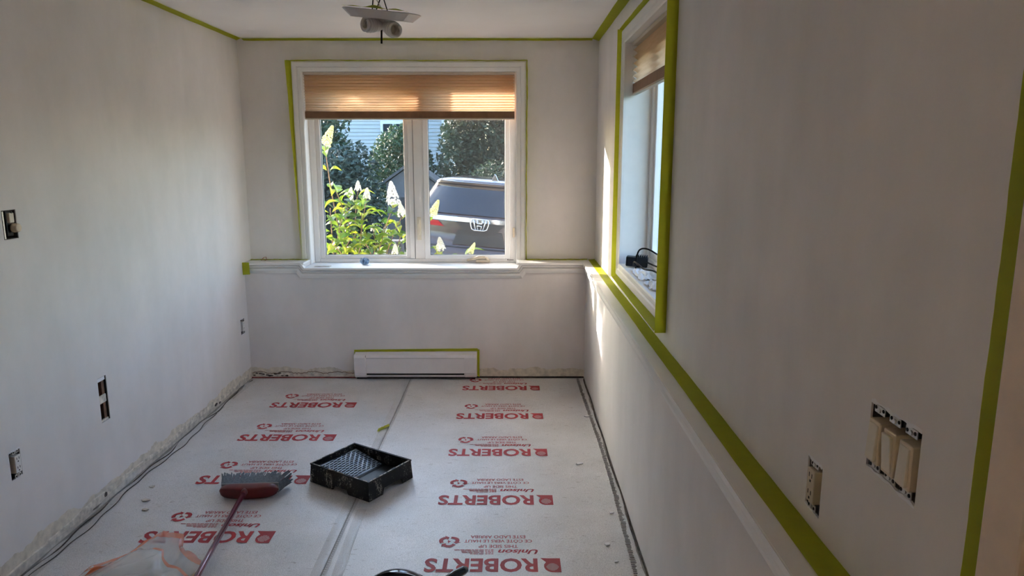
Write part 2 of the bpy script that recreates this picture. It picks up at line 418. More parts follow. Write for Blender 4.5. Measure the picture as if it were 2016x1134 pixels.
def print_mesh():
    """one repeat of the print in reading position: x to the right, baseline of the big word at y = 0"""
    m = MB()
    def add(vf, z=0.0):
        n = len(m.v); m.v += [(p[0], p[1], z) for p in vf[0]]; m.f += [tuple(n+i for i in f) for f in vf[1]]
    add(text_polys('ROBERTS', 0.455, 0.098, 0.0, 0.030, 0.092, 0.0))
    # block mark: square with a round field and a leg
    blk = [(0.0, 0.0), (0.018, 0.0), (0.040, 0.012), (0.060, 0.0), (0.078, 0.0), (0.060, 0.026), (0.066, 0.040), (0.068, 0.058), (0.064, 0.078), (0.054, 0.092), (0.040, 0.098), (0.0, 0.098)]
    blk = [(0.0, 0.0), (0.052, 0.0), (0.080, -0.002), (0.058, 0.028), (0.066, 0.044), (0.067, 0.062), (0.062, 0.080), (0.052, 0.092), (0.040, 0.098), (0.0, 0.098)]
    m.poly([(p[0], p[1], 0) for p in blk])
    add(text_polys('Unison', 0.165, 0.034, 0.28, 0.03, 0.088, -0.066))
    # small print, too fine to read: broken rules in two columns
    rnd = random.Random(3)
    for k, yy in enumerate((-0.036, -0.046, -0.056, -0.066)):
        x = 0.272
        while x < 0.305: w = rnd.uniform(0.006, 0.014); m.poly([(x, yy, 0), (x+w, yy, 0), (x+w, yy+0.005, 0), (x, yy+0.005, 0)]); x += w+0.003
        x = 0.312; end = 0.40 + (3-k)*0.022*(-1) + 0.03
        while x < end: w = rnd.uniform(0.010, 0.026); m.poly([(x, yy, 0), (x+w, yy, 0), (x+w, yy+0.005, 0), (x, yy+0.005, 0)]); x += w+0.003
    add(text_polys('THIS SIDE UP', 0.165, 0.024, 0.0, 0.012, 0.170, -0.102))
    add(text_polys('CE CÔTÉ VERS LE HAUT', 0.288, 0.028, 0.0, 0.012, 0.110, -0.143))
    add(text_polys('ESTE LADO ARRIBA', 0.235, 0.024, 0.0, 0.012, 0.138, -0.178))
    # chasing arrows with the figure 4
    cx, cy, R, wd = 0.462, -0.128, 0.034, 0.0085
    for k in range(3):
        a0 = PI/2 + k*2*PI/3 + 0.85; n = 6; inner = []; outer = []
        for i in range(n+1):
            a = a0 - 1.45*i/n; rr = R*(1.0 + 0.10*math.cos(3*(a-PI/2)))
            inner.append((cx+(rr-wd)*math.cos(a), cy+(rr-wd)*math.sin(a), 0)); outer.append((cx+(rr+wd)*math.cos(a), cy+(rr+wd)*math.sin(a), 0))
        for i in range(n): m.quad(inner[i], inner[i+1], outer[i+1], outer[i])
        a = a0-1.45; m.poly([(cx+(R-wd*2.1)*math.cos(a), cy+(R-wd*2.1)*math.sin(a), 0), (cx+R*math.cos(a-0.42), cy+R*math.sin(a-0.42), 0), (cx+(R+wd*2.1)*math.cos(a), cy+(R+wd*2.1)*math.sin(a), 0)])
    add(text_polys('4', 0.015, 0.024, 0.0, 0.012, cx-0.008, cy-0.012))
    me = m.mesh('printed_lettering'); me.materials.append(MATS['print_red']); return me
def dots_mesh():
    m = MB(); rnd = random.Random(5)
    for i in range(-4, 5):
        for j in range(-4, 5):
            x, y = i*0.0058 + (j % 2)*0.0029, j*0.0058
            if x*x+y*y < 0.024**2:
                r = 0.0020
                m.poly([(0.033+x+r*math.cos(q*PI/3), 0.062+y+r*math.sin(q*PI/3), 0.0004) for q in range(6)])
    me = m.mesh('print_dots'); me.materials.append(MATS['underlay_film']); return me
pm, dm = print_mesh(), dots_mesh()
def lay_print(parent, xr, yc, sx=1.0):
    Mx = Matrix.Translation((xr, yc+0.05, 0.0041)) @ Matrix.Rotation(PI, 4, 'Z') @ Matrix.Diagonal((sx, 1, 1, 1))
    for me in (pm, dm):
        o = bpy.data.objects.new(me.name, me); COL.objects.link(o); o.parent = parent; o.matrix_basis = Mx
for yc in (4.812, 4.259, 3.700, 3.146, 2.597, 2.044, 1.491): lay_print(sh_r, 0.195, yc)
for yc in (4.463, 3.910, 3.362, 2.811, 2.258, 1.705): lay_print(sh_l, -1.030, yc, 1.025)

# seam tape: two overlapping clear strips with ripples
def ripple_strip(name, x0, x1, ya, yb, mat, amp, parent, base=0.0048, tilt=0.0):
    m = MB(); rnd = random.Random(name+str(ya)); ph = [rnd.uniform(0, 6) for _ in range(6)]
    def fn(u, v):
        y = ya+(yb-ya)*u; x = x0+(x1-x0)*v + tilt*(y-4) + 0.003*math.sin(y*6+ph[0])
        z = base + amp*(0.5+0.5*math.sin(y*38+ph[1]+v*4))*(0.5+0.5*math.sin(y*11+ph[2])) + amp*0.6*max(0, math.sin(v*PI*3+ph[3]+y*1.3))
        return (x, y, z)
    m.grid(fn, 160, 10); return m.build(name, mat, parent, smooth=True)
ripple_strip('seam_tape', -0.790, -0.728, 1.2, 5.03, 'clear_tape', 0.0022, sh_r)
ripple_strip('seam_tape', -0.735, -0.690, 1.2, 3.05, 'clear_tape', 0.0030, sh_r, base=0.0056, tilt=-0.02)
# stitched-looking scrim at the right edge of the sheet and along the seam
m = MB(); rnd = random.Random(9)
y = 1.6
while y < 5.03:
    x = XR2-0.050 + 0.010*math.sin(y*2.2) + rnd.uniform(-0.002, 0.002); w = rnd.uniform(0.014, 0.024)
    m.box(x, x+w, y, y+0.0035, 0.004, 0.0050); y += 0.0125
o = m.build('scrim_threads', 'dark_brown', sh_r); o['kind'] = 'stuff'
m = MB(); y = 1.6
while y < 5.0:
    x = SEAM + 0.006*math.sin(y*3.1); m.box(x-0.006, x+0.006, y, y+0.003, 0.0078, 0.0084); y += 0.016
o = m.build('scrim_threads', 'broom_grey', sh_r); o['kind'] = 'stuff'
# torn vapour-barrier film along the foot of the left wall
def skirt(u, v):
    y = 1.0+3.95*u; x = XL+0.004+0.055*v + 0.010*math.sin(y*5+1)*v
    z = 0.006 + 0.030*(1-v)**2*(0.7+0.3*math.sin(y*8)) + 0.006*math.sin(v*14+y*3)**2*(1-v)
    return (x, y, z)
m = MB(); m.grid(skirt, 140, 12); m.build('edge_film', 'clear_tape', sh_l, smooth=True)
def crack_line(parent, pts_fn, n, r, mat, name='gap_line'):
    m = MB(); m.tube([pts_fn(i/n) for i in range(n+1)], r, 5); return m.build(name, mat, parent)
crack_line(sh_l, lambda t: (XL+0.030+0.010*math.sin(t*31)+0.006*math.sin(t*77), 1.0+3.98*t, 0.012+0.004*math.sin(t*43)), 160, 0.0032, 'dark_brown')
crack_line(sh_l, lambda t: (XL+0.058+0.012*math.sin(t*23+1)+0.005*math.sin(t*91), 1.0+3.3*t, 0.008), 140, 0.0022, 'dark_brown')
crack_line(sh_r, lambda t: (XR2-0.006+0.004*math.sin(t*37), 1.0+4.0*t, 0.006), 120, 0.0045, 'dark_brown')

# ---- ragged unpainted drywall edge where the skirting was taken off the back wall
wb = bpy.data.objects['wall_back_lower']; wl = bpy.data.objects['wall_left']
rnd = random.Random(21)
m = MB(); n = 70; top = [0.043+rnd.uniform(-0.004, 0.004)+0.006*math.sin(i*0.35) for i in range(n+1)]
xs = [XL+0.004+(1.150-0.0)*0+ (0.765)*i/n for i in range(n+1)]
for i in range(n):
    a, b = xs[i], xs[i+1]
    m.quad((a, YB2-0.006, 0.010), (b, YB2-0.006, 0.010), (b, YB2-0.006, top[i+1]), (a, YB2-0.006, top[i]))
    m.quad((a, YB2-0.006, top[i]), (b, YB2-0.006, top[i+1]), (b, YB2, top[i+1]+0.002), (a, YB2, top[i]+0.002))
m.build('bare_plaster_edge', 'plaster', wb)
m = MB(); m.tube([(XL+0.01+0.755*i/90, YB2-0.007, top[min(n, int(i*n/90))]+0.002) for i in range(91)], 0.0022, 5); m.build('torn_paper_edge', 'brown_stud', wb)
m = MB(); m.box(XL+0.004, -1.152, YB2-0.014, YB2-0.001, 0.0045, 0.012); m.build('red_strip', 'strip_red', wb)  # thin reddish strip along the foot of the back wall
for k in range(14):                                       # crumbled plaster holes near the corner
    x = XL+0.02+0.27*k/14+rnd.uniform(-0.008, 0.008); z = 0.030+rnd.uniform(-0.010, 0.012); w = rnd.uniform(0.008, 0.022); h = rnd.uniform(0.004, 0.010)
    pts = [(x+w*math.cos(q)*rnd.uniform(.6, 1), z+h*math.sin(q)*rnd.uniform(.6, 1)) for q in [i*PI/4 for i in range(8)]]
    MB().prism(pts, 0, 0.002, M=Matrix(((1, 0, 0, 0), (0, 0, -1, YB2-0.006), (0, 1, 0, 0), (0, 0, 0, 1)))).build('plaster_hole', 'dark_brown', wb)
m = MB(); m.box(-0.27, XR2-0.004, YB2-0.006, YB2-0.001, 0.0045, 0.014); m.build('gap_strip', 'dark_brown', wb)
m = MB(); m.box(-1.14, -0.27, YB2-0.03, YB2-0.004, 0.0045, 0.013); m.build('gap_strip', 'dark_brown', wb)
n = 120; m = MB(); t2 = [0.050+0.008*math.sin(i*0.21)+rnd.uniform(-0.004, 0.004) for i in range(n+1)]
for i in range(n):
    a, b = 0.8+4.2*i/n, 0.8+4.2*(i+1)/n
    m.quad((XL+0.004, a, 0.004), (XL+0.004, b, 0.004), (XL+0.003, b, t2[i+1]), (XL+0.003, a, t2[i]))
    m.quad((XL+0.003, a, t2[i]), (XL+0.003, b, t2[i+1]), (XL, b, t2[i+1]+0.003), (XL, a, t2[i]+0.003))
m.build('bare_plaster_edge', 'plaster', wl)
for (y, z, w, h) in ((4.40, 0.030, 0.035, 0.012), (4.46, 0.022, 0.02, 0.010), (3.13, 0.040, 0.020, 0.018), (3.05, 0.018, 0.05, 0.006), (2.42, 0.06, 0.010, 0.022)):
    pts = [(y+w*math.cos(q)*rnd.uniform(.5, 1), z+h*math.sin(q)*rnd.uniform(.5, 1)) for q in [i*PI/4 for i in range(8)]]
    MB().prism(pts, 0, 0.0015, M=Matrix(((0, 0, 1, XL+0.004), (1, 0, 0, 0), (0, 1, 0, 0), (0, 0, 0, 1)))).build('plaster_hole', 'dark_brown', wl)

# ------------------------------------------------------------------ ledges and mouldings
PROF = [(0.0, 0.0), (0.0, 0.038), (0.016, 0.038), (0.0165, 0.012), (0.0205, 0.012), (0.021, 0.027), (0.030, 0.030), (0.037, 0.023), (0.0375, 0.006), (0.041, 0.006), (0.0415, 0.016), (0.056, 0.018), (0.068, 0.014), (0.077, 0.010), (0.078, 0.0)]
t = S(empty('trim_1', (XR, 3.0, ZL)))                       # ledge on the right wall
MB().box(XR2-0.026, XR, 0.89, YB, ZL-0.016, ZL).build('ledge_board', 'trim_paint', t, bevel=0.003)
MB().sweep([(0.89, ZL-0.001), (YB2-0.012, ZL-0.001)], [(o_, h_*0.72) for o_, h_ in PROF], lambda a, b, h: (XR2-h, a, b), side=1).build('ledge_moulding', 'trim_paint', t)
t = S(empty('trim_2', (-1.0, YB, ZL)))                      # ledge and rail on the back wall
MB().box(XL, BW[0]-0.010, YB2-0.028, YB, ZL-0.016, ZL).build('ledge_board', 'trim_paint', t, bevel=0.003)
MB().box(BW[1]+0.010, XR2-0.02, YB2-0.028, YB, ZL-0.016, ZL).build('ledge_board', 'trim_paint', t, bevel=0.003)
zl, zs = ZL-0.001, BW[2]-0.001
MB().sweep([(XL+0.002, zl), (BW[0]-0.030, zl), (BW[0]-0.004, zs), (BW[1]+0.004, zs), (BW[1]+0.030, zl), (XR2-0.012, zl)], PROF, lambda a, b, h: (a, YB2-h, b), side=1).build('chair_rail', 'trim_paint', t)

# ------------------------------------------------------------------ windows
CAS = [(0.0, 0.0), (0.0, 0.012), (0.007, 0.016), (0.026, 0.017), (0.030, 0.013), (0.036, 0.019), (0.060, 0.022), (0.068, 0.019), (0.070, 0.0)]
def rect_frame(m, x0, x1, z0, z1, wl, wr, wb_, wt, y0, y1, to3):
    def bx(a0, a1, b0, b1):
        p = [to3(a0, b0, y0), to3(a1, b1, y1)]
        m.box(min(p[0][0], p[1][0]), max(p[0][0], p[1][0]), min(p[0][1], p[1][1]), max(p[0][1], p[1][1]), min(p[0][2], p[1][2]), max(p[0][2], p[1][2]))
    bx(x0, x0+wl, z0, z1); bx(x1-wr, x1, z0, z1); bx(x0+wl, x1-wr, z0, z0+wb_); bx(x0+wl, x1-wr, z1-wt, z1)
    return m
w1 = S(empty('window_1', (-0.72, YB, BW[2])))
bk = lambda a, b, d: (a, d, b)
MB().sweep([(BW[0], ZL), (BW[0], BW[3]), (BW[1], BW[3]), (BW[1], ZL)], CAS, lambda a, b, h: (a, YB-h, b), side=-1).build('casing', 'trim_paint', w1)
m = MB(); m.box(BW[0]-0.012, BW[0], YB, 5.31, BW[2], BW[3]); m.build('jamb_board', 'vinyl_bright', w1)
m = MB(); m.box(BW[1], BW[1]+0.012, YB, 5.31, BW[2], BW[3]); m.build('jamb_board', 'vinyl_bright', w1)
m = MB(); m.box(BW[0]-0.012, BW[1]+0.012, YB, 5.31, BW[3], BW[3]+0.012); m.build('jamb_board', 'vinyl_bright', w1)
m = MB(); m.box(BW[0]-0.010, BW[1]+0.010, YB2-0.036, 5.31, BW[2]-0.014, BW[2]); m.build('window_sill', 'vinyl_bright', w1, bevel=0.003)
rect_frame(MB(), BW[0], BW[1], BW[2], BW[3], 0.040, 0.045, 0.028, 0.05, 5.295, 5.385, bk).build('window_frame', 'vinyl', w1, bevel=0.004)
MB().box(-0.762, -0.650, 5.298, 5.385, BW[2]+0.028, BW[3]-0.05).build('mullion', 'vinyl', w1, bevel=0.004)
MB().box(-0.728, -0.722, 5.2955, 5.299, BW[2]+0.028, BW[3]-0.05).build('mullion_groove', 'broom_grey', w1)
def sash(x0, x1, z0, z1, wl, wr, wb_, wt, yf, mat, screen):
    s = rect_frame(MB(), x0, x1, z0, z1, wl, wr, wb_, wt, yf, yf+0.05, bk).build('sash', mat, w1, bevel=0.004)
    rect_frame(MB(), x0+wl-0.004, x1-wr+0.004, z0+wb_-0.004, z1-wt+0.004, 0.007, 0.007, 0.007, 0.007, yf+0.014, yf+0.024, bk).build('gasket', 'gasket', s)
    MB().box(x0+wl-0.002, x1-wr+0.002, yf+0.026, yf+0.031, z0+wb_-0.002, z1-wt+0.002).build('glass_pane', 'window_glass', s)
    MB().box(x0+wl-0.002, x1-wr+0.002, yf+0.044, yf+0.049, z0+wb_-0.002, z1-wt+0.002).build('glass_pane', 'window_glass', s)
    if screen: MB().box(x0+wl-0.002, x1-wr+0.002, yf+0.006, yf+0.007, z0+wb_-0.002, z1-wt+0.002).build('insect_screen', 'insect_mesh', s)
    return s
sash(-1.441, -0.761, BW[2]+0.027, 2.152, 0.036, 0.034, 0.026, 0.060, 5.312, 'vinyl', False)
sash(-0.651, -0.014, BW[2]+0.027, 2.152, 0.038, 0.038, 0.030, 0.050, 5.288, 'vinyl_bright', True)
# folding crank and lock lever
m = MB(); m.tube([(-0.335, 5.288, 0.848), (-0.30, 5.272, 0.856), (-0.25, 5.262, 0.872), (-0.20, 5.258, 0.876)], [0.010, 0.011, 0.013, 0.009], 8)
m.box(-0.27, -0.165, 5.262, 5.292, 0.832, 0.853); m.tube([(-0.195, 5.26, 0.874), (-0.18, 5.27, 0.852)], 0.009, 8); m.build('crank_handle', 'beige_plastic', w1, smooth=False, bevel=0.003)
m = MB(); m.box(-0.705, -0.676, 5.280, 5.299, 1.00, 1.17); m.tube([(-0.690, 5.286, 1.15), (-0.693, 5.262, 1.12), (-0.688, 5.260, 1.04)], [0.010, 0.009, 0.008], 8); m.build('lock_lever', 'ivory_plastic', w1, bevel=0.003)
m = MB(); m.box(0.006, 0.020, 5.275, 5.296, 1.02, 1.09); m.build('lock_keeper', 'beige_plastic', w1, bevel=0.003)
m = MB()
for k, (a, b) in enumerate(((0, .006), (.010, .013), (.015, .018), (.020, .028), (.030, .038), (.040, .046))): m.box(-0.035+a, -0.035+b, 5.2935, 5.2948, 0.846, 0.850+(0.004 if k == 0 else 0.001))
m.build('maker_stamp', 'gasket', w1)

w2 = S(empty('window_2', (XR, 3.4, RW[2])))
rt = lambda a, b, d: (d, a, b)
MB().sweep([(RW[0], RW[2]), (RW[1], RW[2]), (RW[1], RW[3]), (RW[0], RW[3])], CAS+[(0.0, 0.0)], lambda a, b, h: (XR-h, a, b), side=1, closed=True).build('casing', 'trim_paint', w2)
for (a0, a1, b0, b1) in ((RW[0]-0.012, RW[0], RW[2], RW[3]), (RW[1], RW[1]+0.012, RW[2], RW[3]), (RW[0]-0.012, RW[1]+0.012, RW[3], RW[3]+0.012)):
    MB().box(XR, 0.752, a0, a1, b0, b1).build('jamb_board', 'vinyl', w2)
MB().box(XR, 0.752, RW[0]-0.012, RW[1]+0.012, RW[2]-0.012, RW[2]).build('window_sill', 'vinyl', w2)
rect_frame(MB(), RW[0], RW[1], RW[2], RW[3], 0.045, 0.045, 0.04, 0.05, 0.748, 0.835, rt).build('window_frame', 'vinyl', w2, bevel=0.004)
MB().box(0.752, 0.835, 3.35, 3.44, RW[2]+0.04, RW[3]-0.05).build('mullion', 'vinyl', w2, bevel=0.004)
for (a0, a1) in ((RW[0]+0.044, 3.351), (3.439, RW[1]-0.044)):
    s = rect_frame(MB(), a0, a1, RW[2]+0.039, RW[3]-0.049, 0.036, 0.036, 0.036, 0.036, 0.762, 0.815, rt).build('sash', 'vinyl', w2, bevel=0.004)
    MB().box(0.786, 0.791, a0+0.034, a1-0.034, RW[2]+0.073, RW[3]-0.083).build('glass_pane', 'window_glass', s)

# ------------------------------------------------------------------ pleated blinds
def pleated(name, label, to3, a0, a1, ztop, zbot, d, pleat, depth, head=0.02, rail=0.058):
    """to3(a, depth_towards_room, z)"""
    e = empty(name, to3((a0+a1)/2, d, zbot), label, 'blind')
    m = MB(); n = int(round((ztop-head-zbot-rail)/pleat)); pts = []
    for i in range(2*n+1):
        f = i/(2*n); z = ztop-head-(ztop-head-zbot-rail)*(1-(1-f)**1.12); pts.append((d + (depth if i % 2 else -depth), z))
    for i in range(len(pts)-1):
        (d0, z0), (d1, z1) = pts[i], pts[i+1]
        m.quad(to3(a0, d0, z0), to3(a1, d0, z0), to3(a1, d1, z1), to3(a0, d1, z1))
    bm_o = m.build('pleated_fabric', 'blind_fabric', e, recalc=False)
    def bx(nm, mat, aa, ab, da, db, za, zb):
        p, q = to3(aa, da, za), to3(ab, db, zb)
        return MB().box(*[k for i in range(3) for k in (min(p[i], q[i]), max(p[i], q[i]))]).build(nm, mat, e, bevel=0.002)
    bx('head_rail', 'blind_rail_light', a0, a1, d-0.02, d+0.02, ztop-head, ztop-0.001)
    bx('bottom_band', 'blind_rail', a0, a1, d-0.011, d+0.011, zbot+0.010, zbot+rail)
    bx('bottom_rail', 'blind_rail_light', a0, a1, d-0.013, d+0.013, zbot, zbot+0.010)
    m = MB()                                             # lift cord threaded through the pleats at both edges
    for aa in (a0+0.006, a1-0.006):
        for i in range(0, len(pts)-1): 
            if i % 2 == 1: m.tube([to3(aa, pts[i][0]+0.001, pts[i][1]+0.006), to3(aa, pts[i][0]+0.003, pts[i][1]-0.006)], 0.0022, 5)
    m.build('lift_cord', 'wire_white', e)['kind'] = 'stuff'
    return e
pleated('pleated_blind', 'tan pleated blind half raised in the back window, glowing in the sun', lambda a, d, z: (a, 5.225-d, z), BW[0]+0.004, BW[1]-0.012, BW[3], 1.872, 0.0, 0.0200, 0.010)
pleated('pleated_blind', 'brown pleated blind half raised in the right-hand window', lambda a, d, z: (0.655-d, a, z), RW[0]+0.006, RW[1]-0.006, RW[3], 1.935, 0.0, 0.0330, 0.012)

# ------------------------------------------------------------------ baseboard heater
hx0, hx1 = -1.150, -0.259
h = empty('baseboard_heater', ((hx0+hx1)/2, YB2, 0.02), 'white electric baseboard heater on the wall under the back window', 'heater')
prof = [(YB2-0.001, 0.022), (YB2-0.045, 0.022), (YB2-0.060, 0.040), (YB2-0.066, 0.060), (YB2-0.066, 0.172), (YB2-0.058, 0.192), (YB2-0.001, 0.198)]
def extr(m, prof, x0, x1):
    n = len(m.v); k = len(prof)
    m.v += [(x0, p[0], p[1]) for p in prof] + [(x1, p[0], p[1]) for p in prof]
    for i in range(k): j = (i+1) % k; m.f.append((n+i, n+j, n+k+j, n+k+i))
    m.f.append(tuple(n+i for i in range(k))); m.f.append(tuple(n+k+i for i in reversed(range(k)))); return m
extr(MB(), prof, hx0+0.087, hx1-0.087).build('front_cover', 'heater_enamel', h)
def off(p, dy, dz0, dz1): return [(q[0]-(dy if q[0] < YB2-0.01 else 0), q[1]+(dz0 if q[1] < 0.05 else dz1 if q[1] > 0.17 else 0)) for q in p]
for (a, b) in ((hx0, hx0+0.086), (hx1-0.086, hx1)): extr(MB(), off(prof, 0.0015, -0.002, 0.001), a, b).build('end_cap', 'heater_enamel', h, bevel=0.002)
MB().box(hx0+0.090, hx1-0.090, YB2-0.0672, YB2-0.055, 0.045, 0.055).build('air_slot', 'dark_gap', h)
MB().box(hx0+0.088, hx1-0.088, YB2-0.0685, YB2-0.060, 0.0565, 0.062).build('slot_lip', 'heater_enamel', h)
MB().box(hx0+0.088, hx1-0.088, YB2-0.0672, YB2-0.065, 0.170, 0.172).build('top_crease', 'broom_grey', h)
MB().box(hx0+0.084, hx0+0.086, YB2-0.0692, YB2-0.066, 0.176, 0.192).build('end_notch', 'dark_gap', h)

# ------------------------------------------------------------------ electrical fittings
def dev(side):
    return (lambda a, b, d: (XL-d, a, b)) if side == 'L' else (lambda a, b, d: (XR+d, a, b))
def dbox(m, T, a0, a1, b0, b1, d0, d1):
    p, q = T(a0, b0, d0), T(a1, b1, d1)
    return m.box(*[k for i in range(3) for k in (min(p[i], q[i]), max(p[i], q[i]))])
def wall_box(T, r, e, mat='box_steel', depth=0.058):
    a0, a1, b0, b1 = r; m = MB(); g = 0.0008; t_ = 0.0016
    a0 += g; a1 -= g; b0 += g; b1 -= g
    dbox(m, T, a0, a0+t_, b0, b1, 0.003, depth); dbox(m, T, a1-t_, a1, b0, b1, 0.003, depth)
    dbox(m, T, a0+t_, a1-t_, b0, b0+t_, 0.003, depth); dbox(m, T, a0+t_, a1-t_, b1-t_, b1, 0.003, depth)
    dbox(m, T, a0+t_, a1-t_, b0+t_, b1-t_, depth-0.002, depth); return m.build('wall_box', mat, e)
def ears(T, ac, b0, b1, e, w=0.017):
    for (z0, z1, s_) in ((b1-0.014, b1-0.001, 1), (b0+0.001, b0+0.014, -1)):
        m = MB(); dbox(m, T, ac-w, ac+w, z0, z1, 0.001, 0.0028)
        o_ = m.build('mounting_ear', 'steel', e)
        zc = (z0+z1)/2; rr = random.Random(int(ac*1e4)+int(z0*1e4))
        for aa in (-0.011, 0.011):
            m = MB(); c0_ = T(ac+aa+rr.uniform(-.001, .001), zc+rr.uniform(-.002, .002), 0.0011); m.lathe([(0.0028, -0.0012), (0.0034, 0.0), (0.0028, 0.0012)], 8, Matrix.Translation(c0_) @ Matrix.Rotation(PI/2, 4, 'Y')); m.build('ear_hole', 'dark_gap', o_)
        m = MB(); c0_ = T(ac, zc-0.001*s_, 0.0); m.lathe([(0.002, -0.002), (0.0042, -0.0016), (0.0042, 0.0016), (0.002, 0.002)], 10, Matrix.Translation(c0_) @ Matrix.Rotation(PI/2, 4, 'Y')); m.build('screw_head', 'steel', o_)
def ragged_edge(T, r, e, seed):
    """chipped plaster rim around a cut opening"""
    a0, a1, b0, b1 = r; rr = random.Random(seed)
    for (za, zb, out) in ((b1, b1+0.010, 1), (b0-0.010, b0, -1)):
        m = MB(); n = 14; zin = b1 if out == 1 else b0
        P_ = [(a0+(a1-a0)*i/n, rr.uniform(-0.004, 0.001), rr.uniform(0.001, 0.006)) for i in range(n+1)]
        for i in range(n):
            (x0, i0, o0), (x1, i1, o1) = P_[i], P_[i+1]
            m.quad(T(x0, zin+out*i0, -0.0012), T(x1, zin+out*i1, -0.0012), T(x1, zin+out*o1, -0.0002), T(x0, zin+out*o0, -0.0002))
            m.quad(T(x0, zin+out*i0, -0.0012), T(x1, zin+out*i1, -0.0012), T(x1, zin+out*i1, 0.004), T(x0, zin+out*i0, 0.004))
        m.build('chipped_plaster', 'paper_white', e)
def outlet(name, label, side, r, mat):
    T = dev(side); a0, a1, b0, b1 = r; ac = (a0+a1)/2 + (0.007 if side == 'L' else 0.004); bc = (b0+b1)/2
    e = empty(name, T(ac, b0, 0), label, 'outlet'); wall_box(T, r, e)
    ears(T, ac, b0, b1, e); ragged_edge(T, r, e, int(a0*1000))
    m = MB(); dbox(m, T, ac-0.0165, ac+0.0165, bc-0.036, bc+0.034, -0.006, 0.028); f = m.build('receptacle', mat, e, bevel=0.0025)
    for dz in (0.017, -0.019):
        m = MB(); s_ = 1 if side == 'L' else -1
        dbox(m, T, ac-0.0075, ac-0.0050, bc+dz, bc+dz+0.009, -0.0064, -0.004); dbox(m, T, ac+0.0050, ac+0.0075, bc+dz, bc+dz+0.009, -0.0064, -0.004)
        dbox(m, T, ac-0.0025, ac+0.0025, bc+dz-0.010, bc+dz-0.005, -0.0064, -0.004); m.build('socket_slots', 'dark_gap', f)
outlet('wall_outlet', 'uncovered white duplex outlet low on the left wall near the camera', 'L', OUTL, 'white_plastic')
outlet('wall_outlet', 'small uncovered outlet on the left wall next to the back corner', 'L', OUTF, 'white_plastic')
outlet('wall_outlet', 'uncovered beige outlet on the right wall just above the ledge', 'R', OUTR, 'beige_plastic')
# dimmer with a round knob
T = dev('L'); a0, a1, b0, b1 = DIM; ac = (a0+a1)/2+0.012
e = empty('dimmer_switch', T(ac, b0, 0), 'open wall box with a dimmer and round cream knob on the left wall', 'switch'); wall_box(T, DIM, e)
m = MB(); dbox(m, T, a0+0.003, a0+0.010, b0+0.004, b1-0.004, -0.001, 0.004); m.build('mounting_plate', 'steel', e)
m = MB(); dbox(m, T, ac-0.012, ac+0.014, b0+0.062, b1-0.012, -0.002, 0.02); m.build('dimmer_body', 'ivory_plastic', e, bevel=0.003)
m = MB(); dbox(m, T, ac-0.016, ac+0.018, b0+0.010, b1-0.004, 0.010, 0.03); m.build('dimmer_housing', 'black_plastic', e, bevel=0.003)
Mk = Matrix.Translation(T(ac+0.008, b0+0.042, 0.004)) @ Matrix.Rotation(PI/2, 4, 'Y')
m = MB(); m.lathe([(0.004, 0.0), (0.017, 0.001), (0.018, 0.006), (0.0165, 0.022), (0.014, 0.024), (0.004, 0.0245)], 20, Mk); m.build('knob', 'beige_plastic', e, smooth=False)
m = MB(); m.lathe([(0.001, 0.0), (0.004, 0.0), (0.004, 0.003), (0.001, 0.003)], 10, Matrix.Translation(T(ac+0.002, b1-0.010, 0.0)) @ Matrix.Rotation(PI/2, 4, 'Y')); m.build('screw_head', 'dark_gap', e)
# tall empty box
a0, a1, b0, b1 = BOX
e = empty('junction_box', T((a0+a1)/2, b0, 0), 'tall empty wall opening with bare framing on the left wall', 'junction box'); wall_box(T, BOX, e, 'dark_gap', 0.075)
m = MB(); dbox(m, T, a1-0.024, a1-0.003, b0+0.010, b1-0.004, 0.012, 0.070); m.build('stud', 'brown_stud', e)
m = MB(); dbox(m, T, a0+0.003, a1-0.006, b0+0.088, b0+0.128, 0.004, 0.012); m.build('plaster_bridge', 'plaster', e, bevel=0.004)
m = MB(); dbox(m, T, a0+0.003, a1-0.006, b1-0.020, b1-0.002, 0.004, 0.012); m.build('plaster_lip', 'paper_white', e)
m = MB(); dbox(m, T, a0+0.002, a1-0.010, b0+0.002, b0+0.012, 0.002, 0.010); m.build('plaster_lip', 'plaster', e)
# three rocker switches
T = dev('R'); a0, a1, b0, b1 = SW
e = empty('triple_switch', T((a0+a1)/2, b0, 0), 'three uncovered beige rocker switches in one wall box on the right wall', 'switch'); wall_box(T, SW, e); ragged_edge(T, SW, e, 5)
for k in range(3):
    ac = a1-0.026-0.0475*k; bc = (b0+b1)/2-0.004
    sw_ = MB(); dbox(sw_, T, ac-0.0180, ac+0.0180, bc-0.039, bc+0.035, -0.006, 0.030)
    f = sw_.build('switch_body', 'beige_plastic', e, bevel=0.0025)
    tilt = (0.05, -0.09, 0.05)[k]
    Mr = Matrix.Translation(T(ac, bc-0.002, -0.0068)) @ Matrix.Rotation(tilt, 4, 'Y')
    MB().box(-0.003, 0.003, -0.0135, 0.0135, -0.031, 0.031, Mr).build('rocker', 'ivory_plastic', f, bevel=0.0015)
    ears(T, ac, b0+0.001, b1-0.002, e, 0.016)

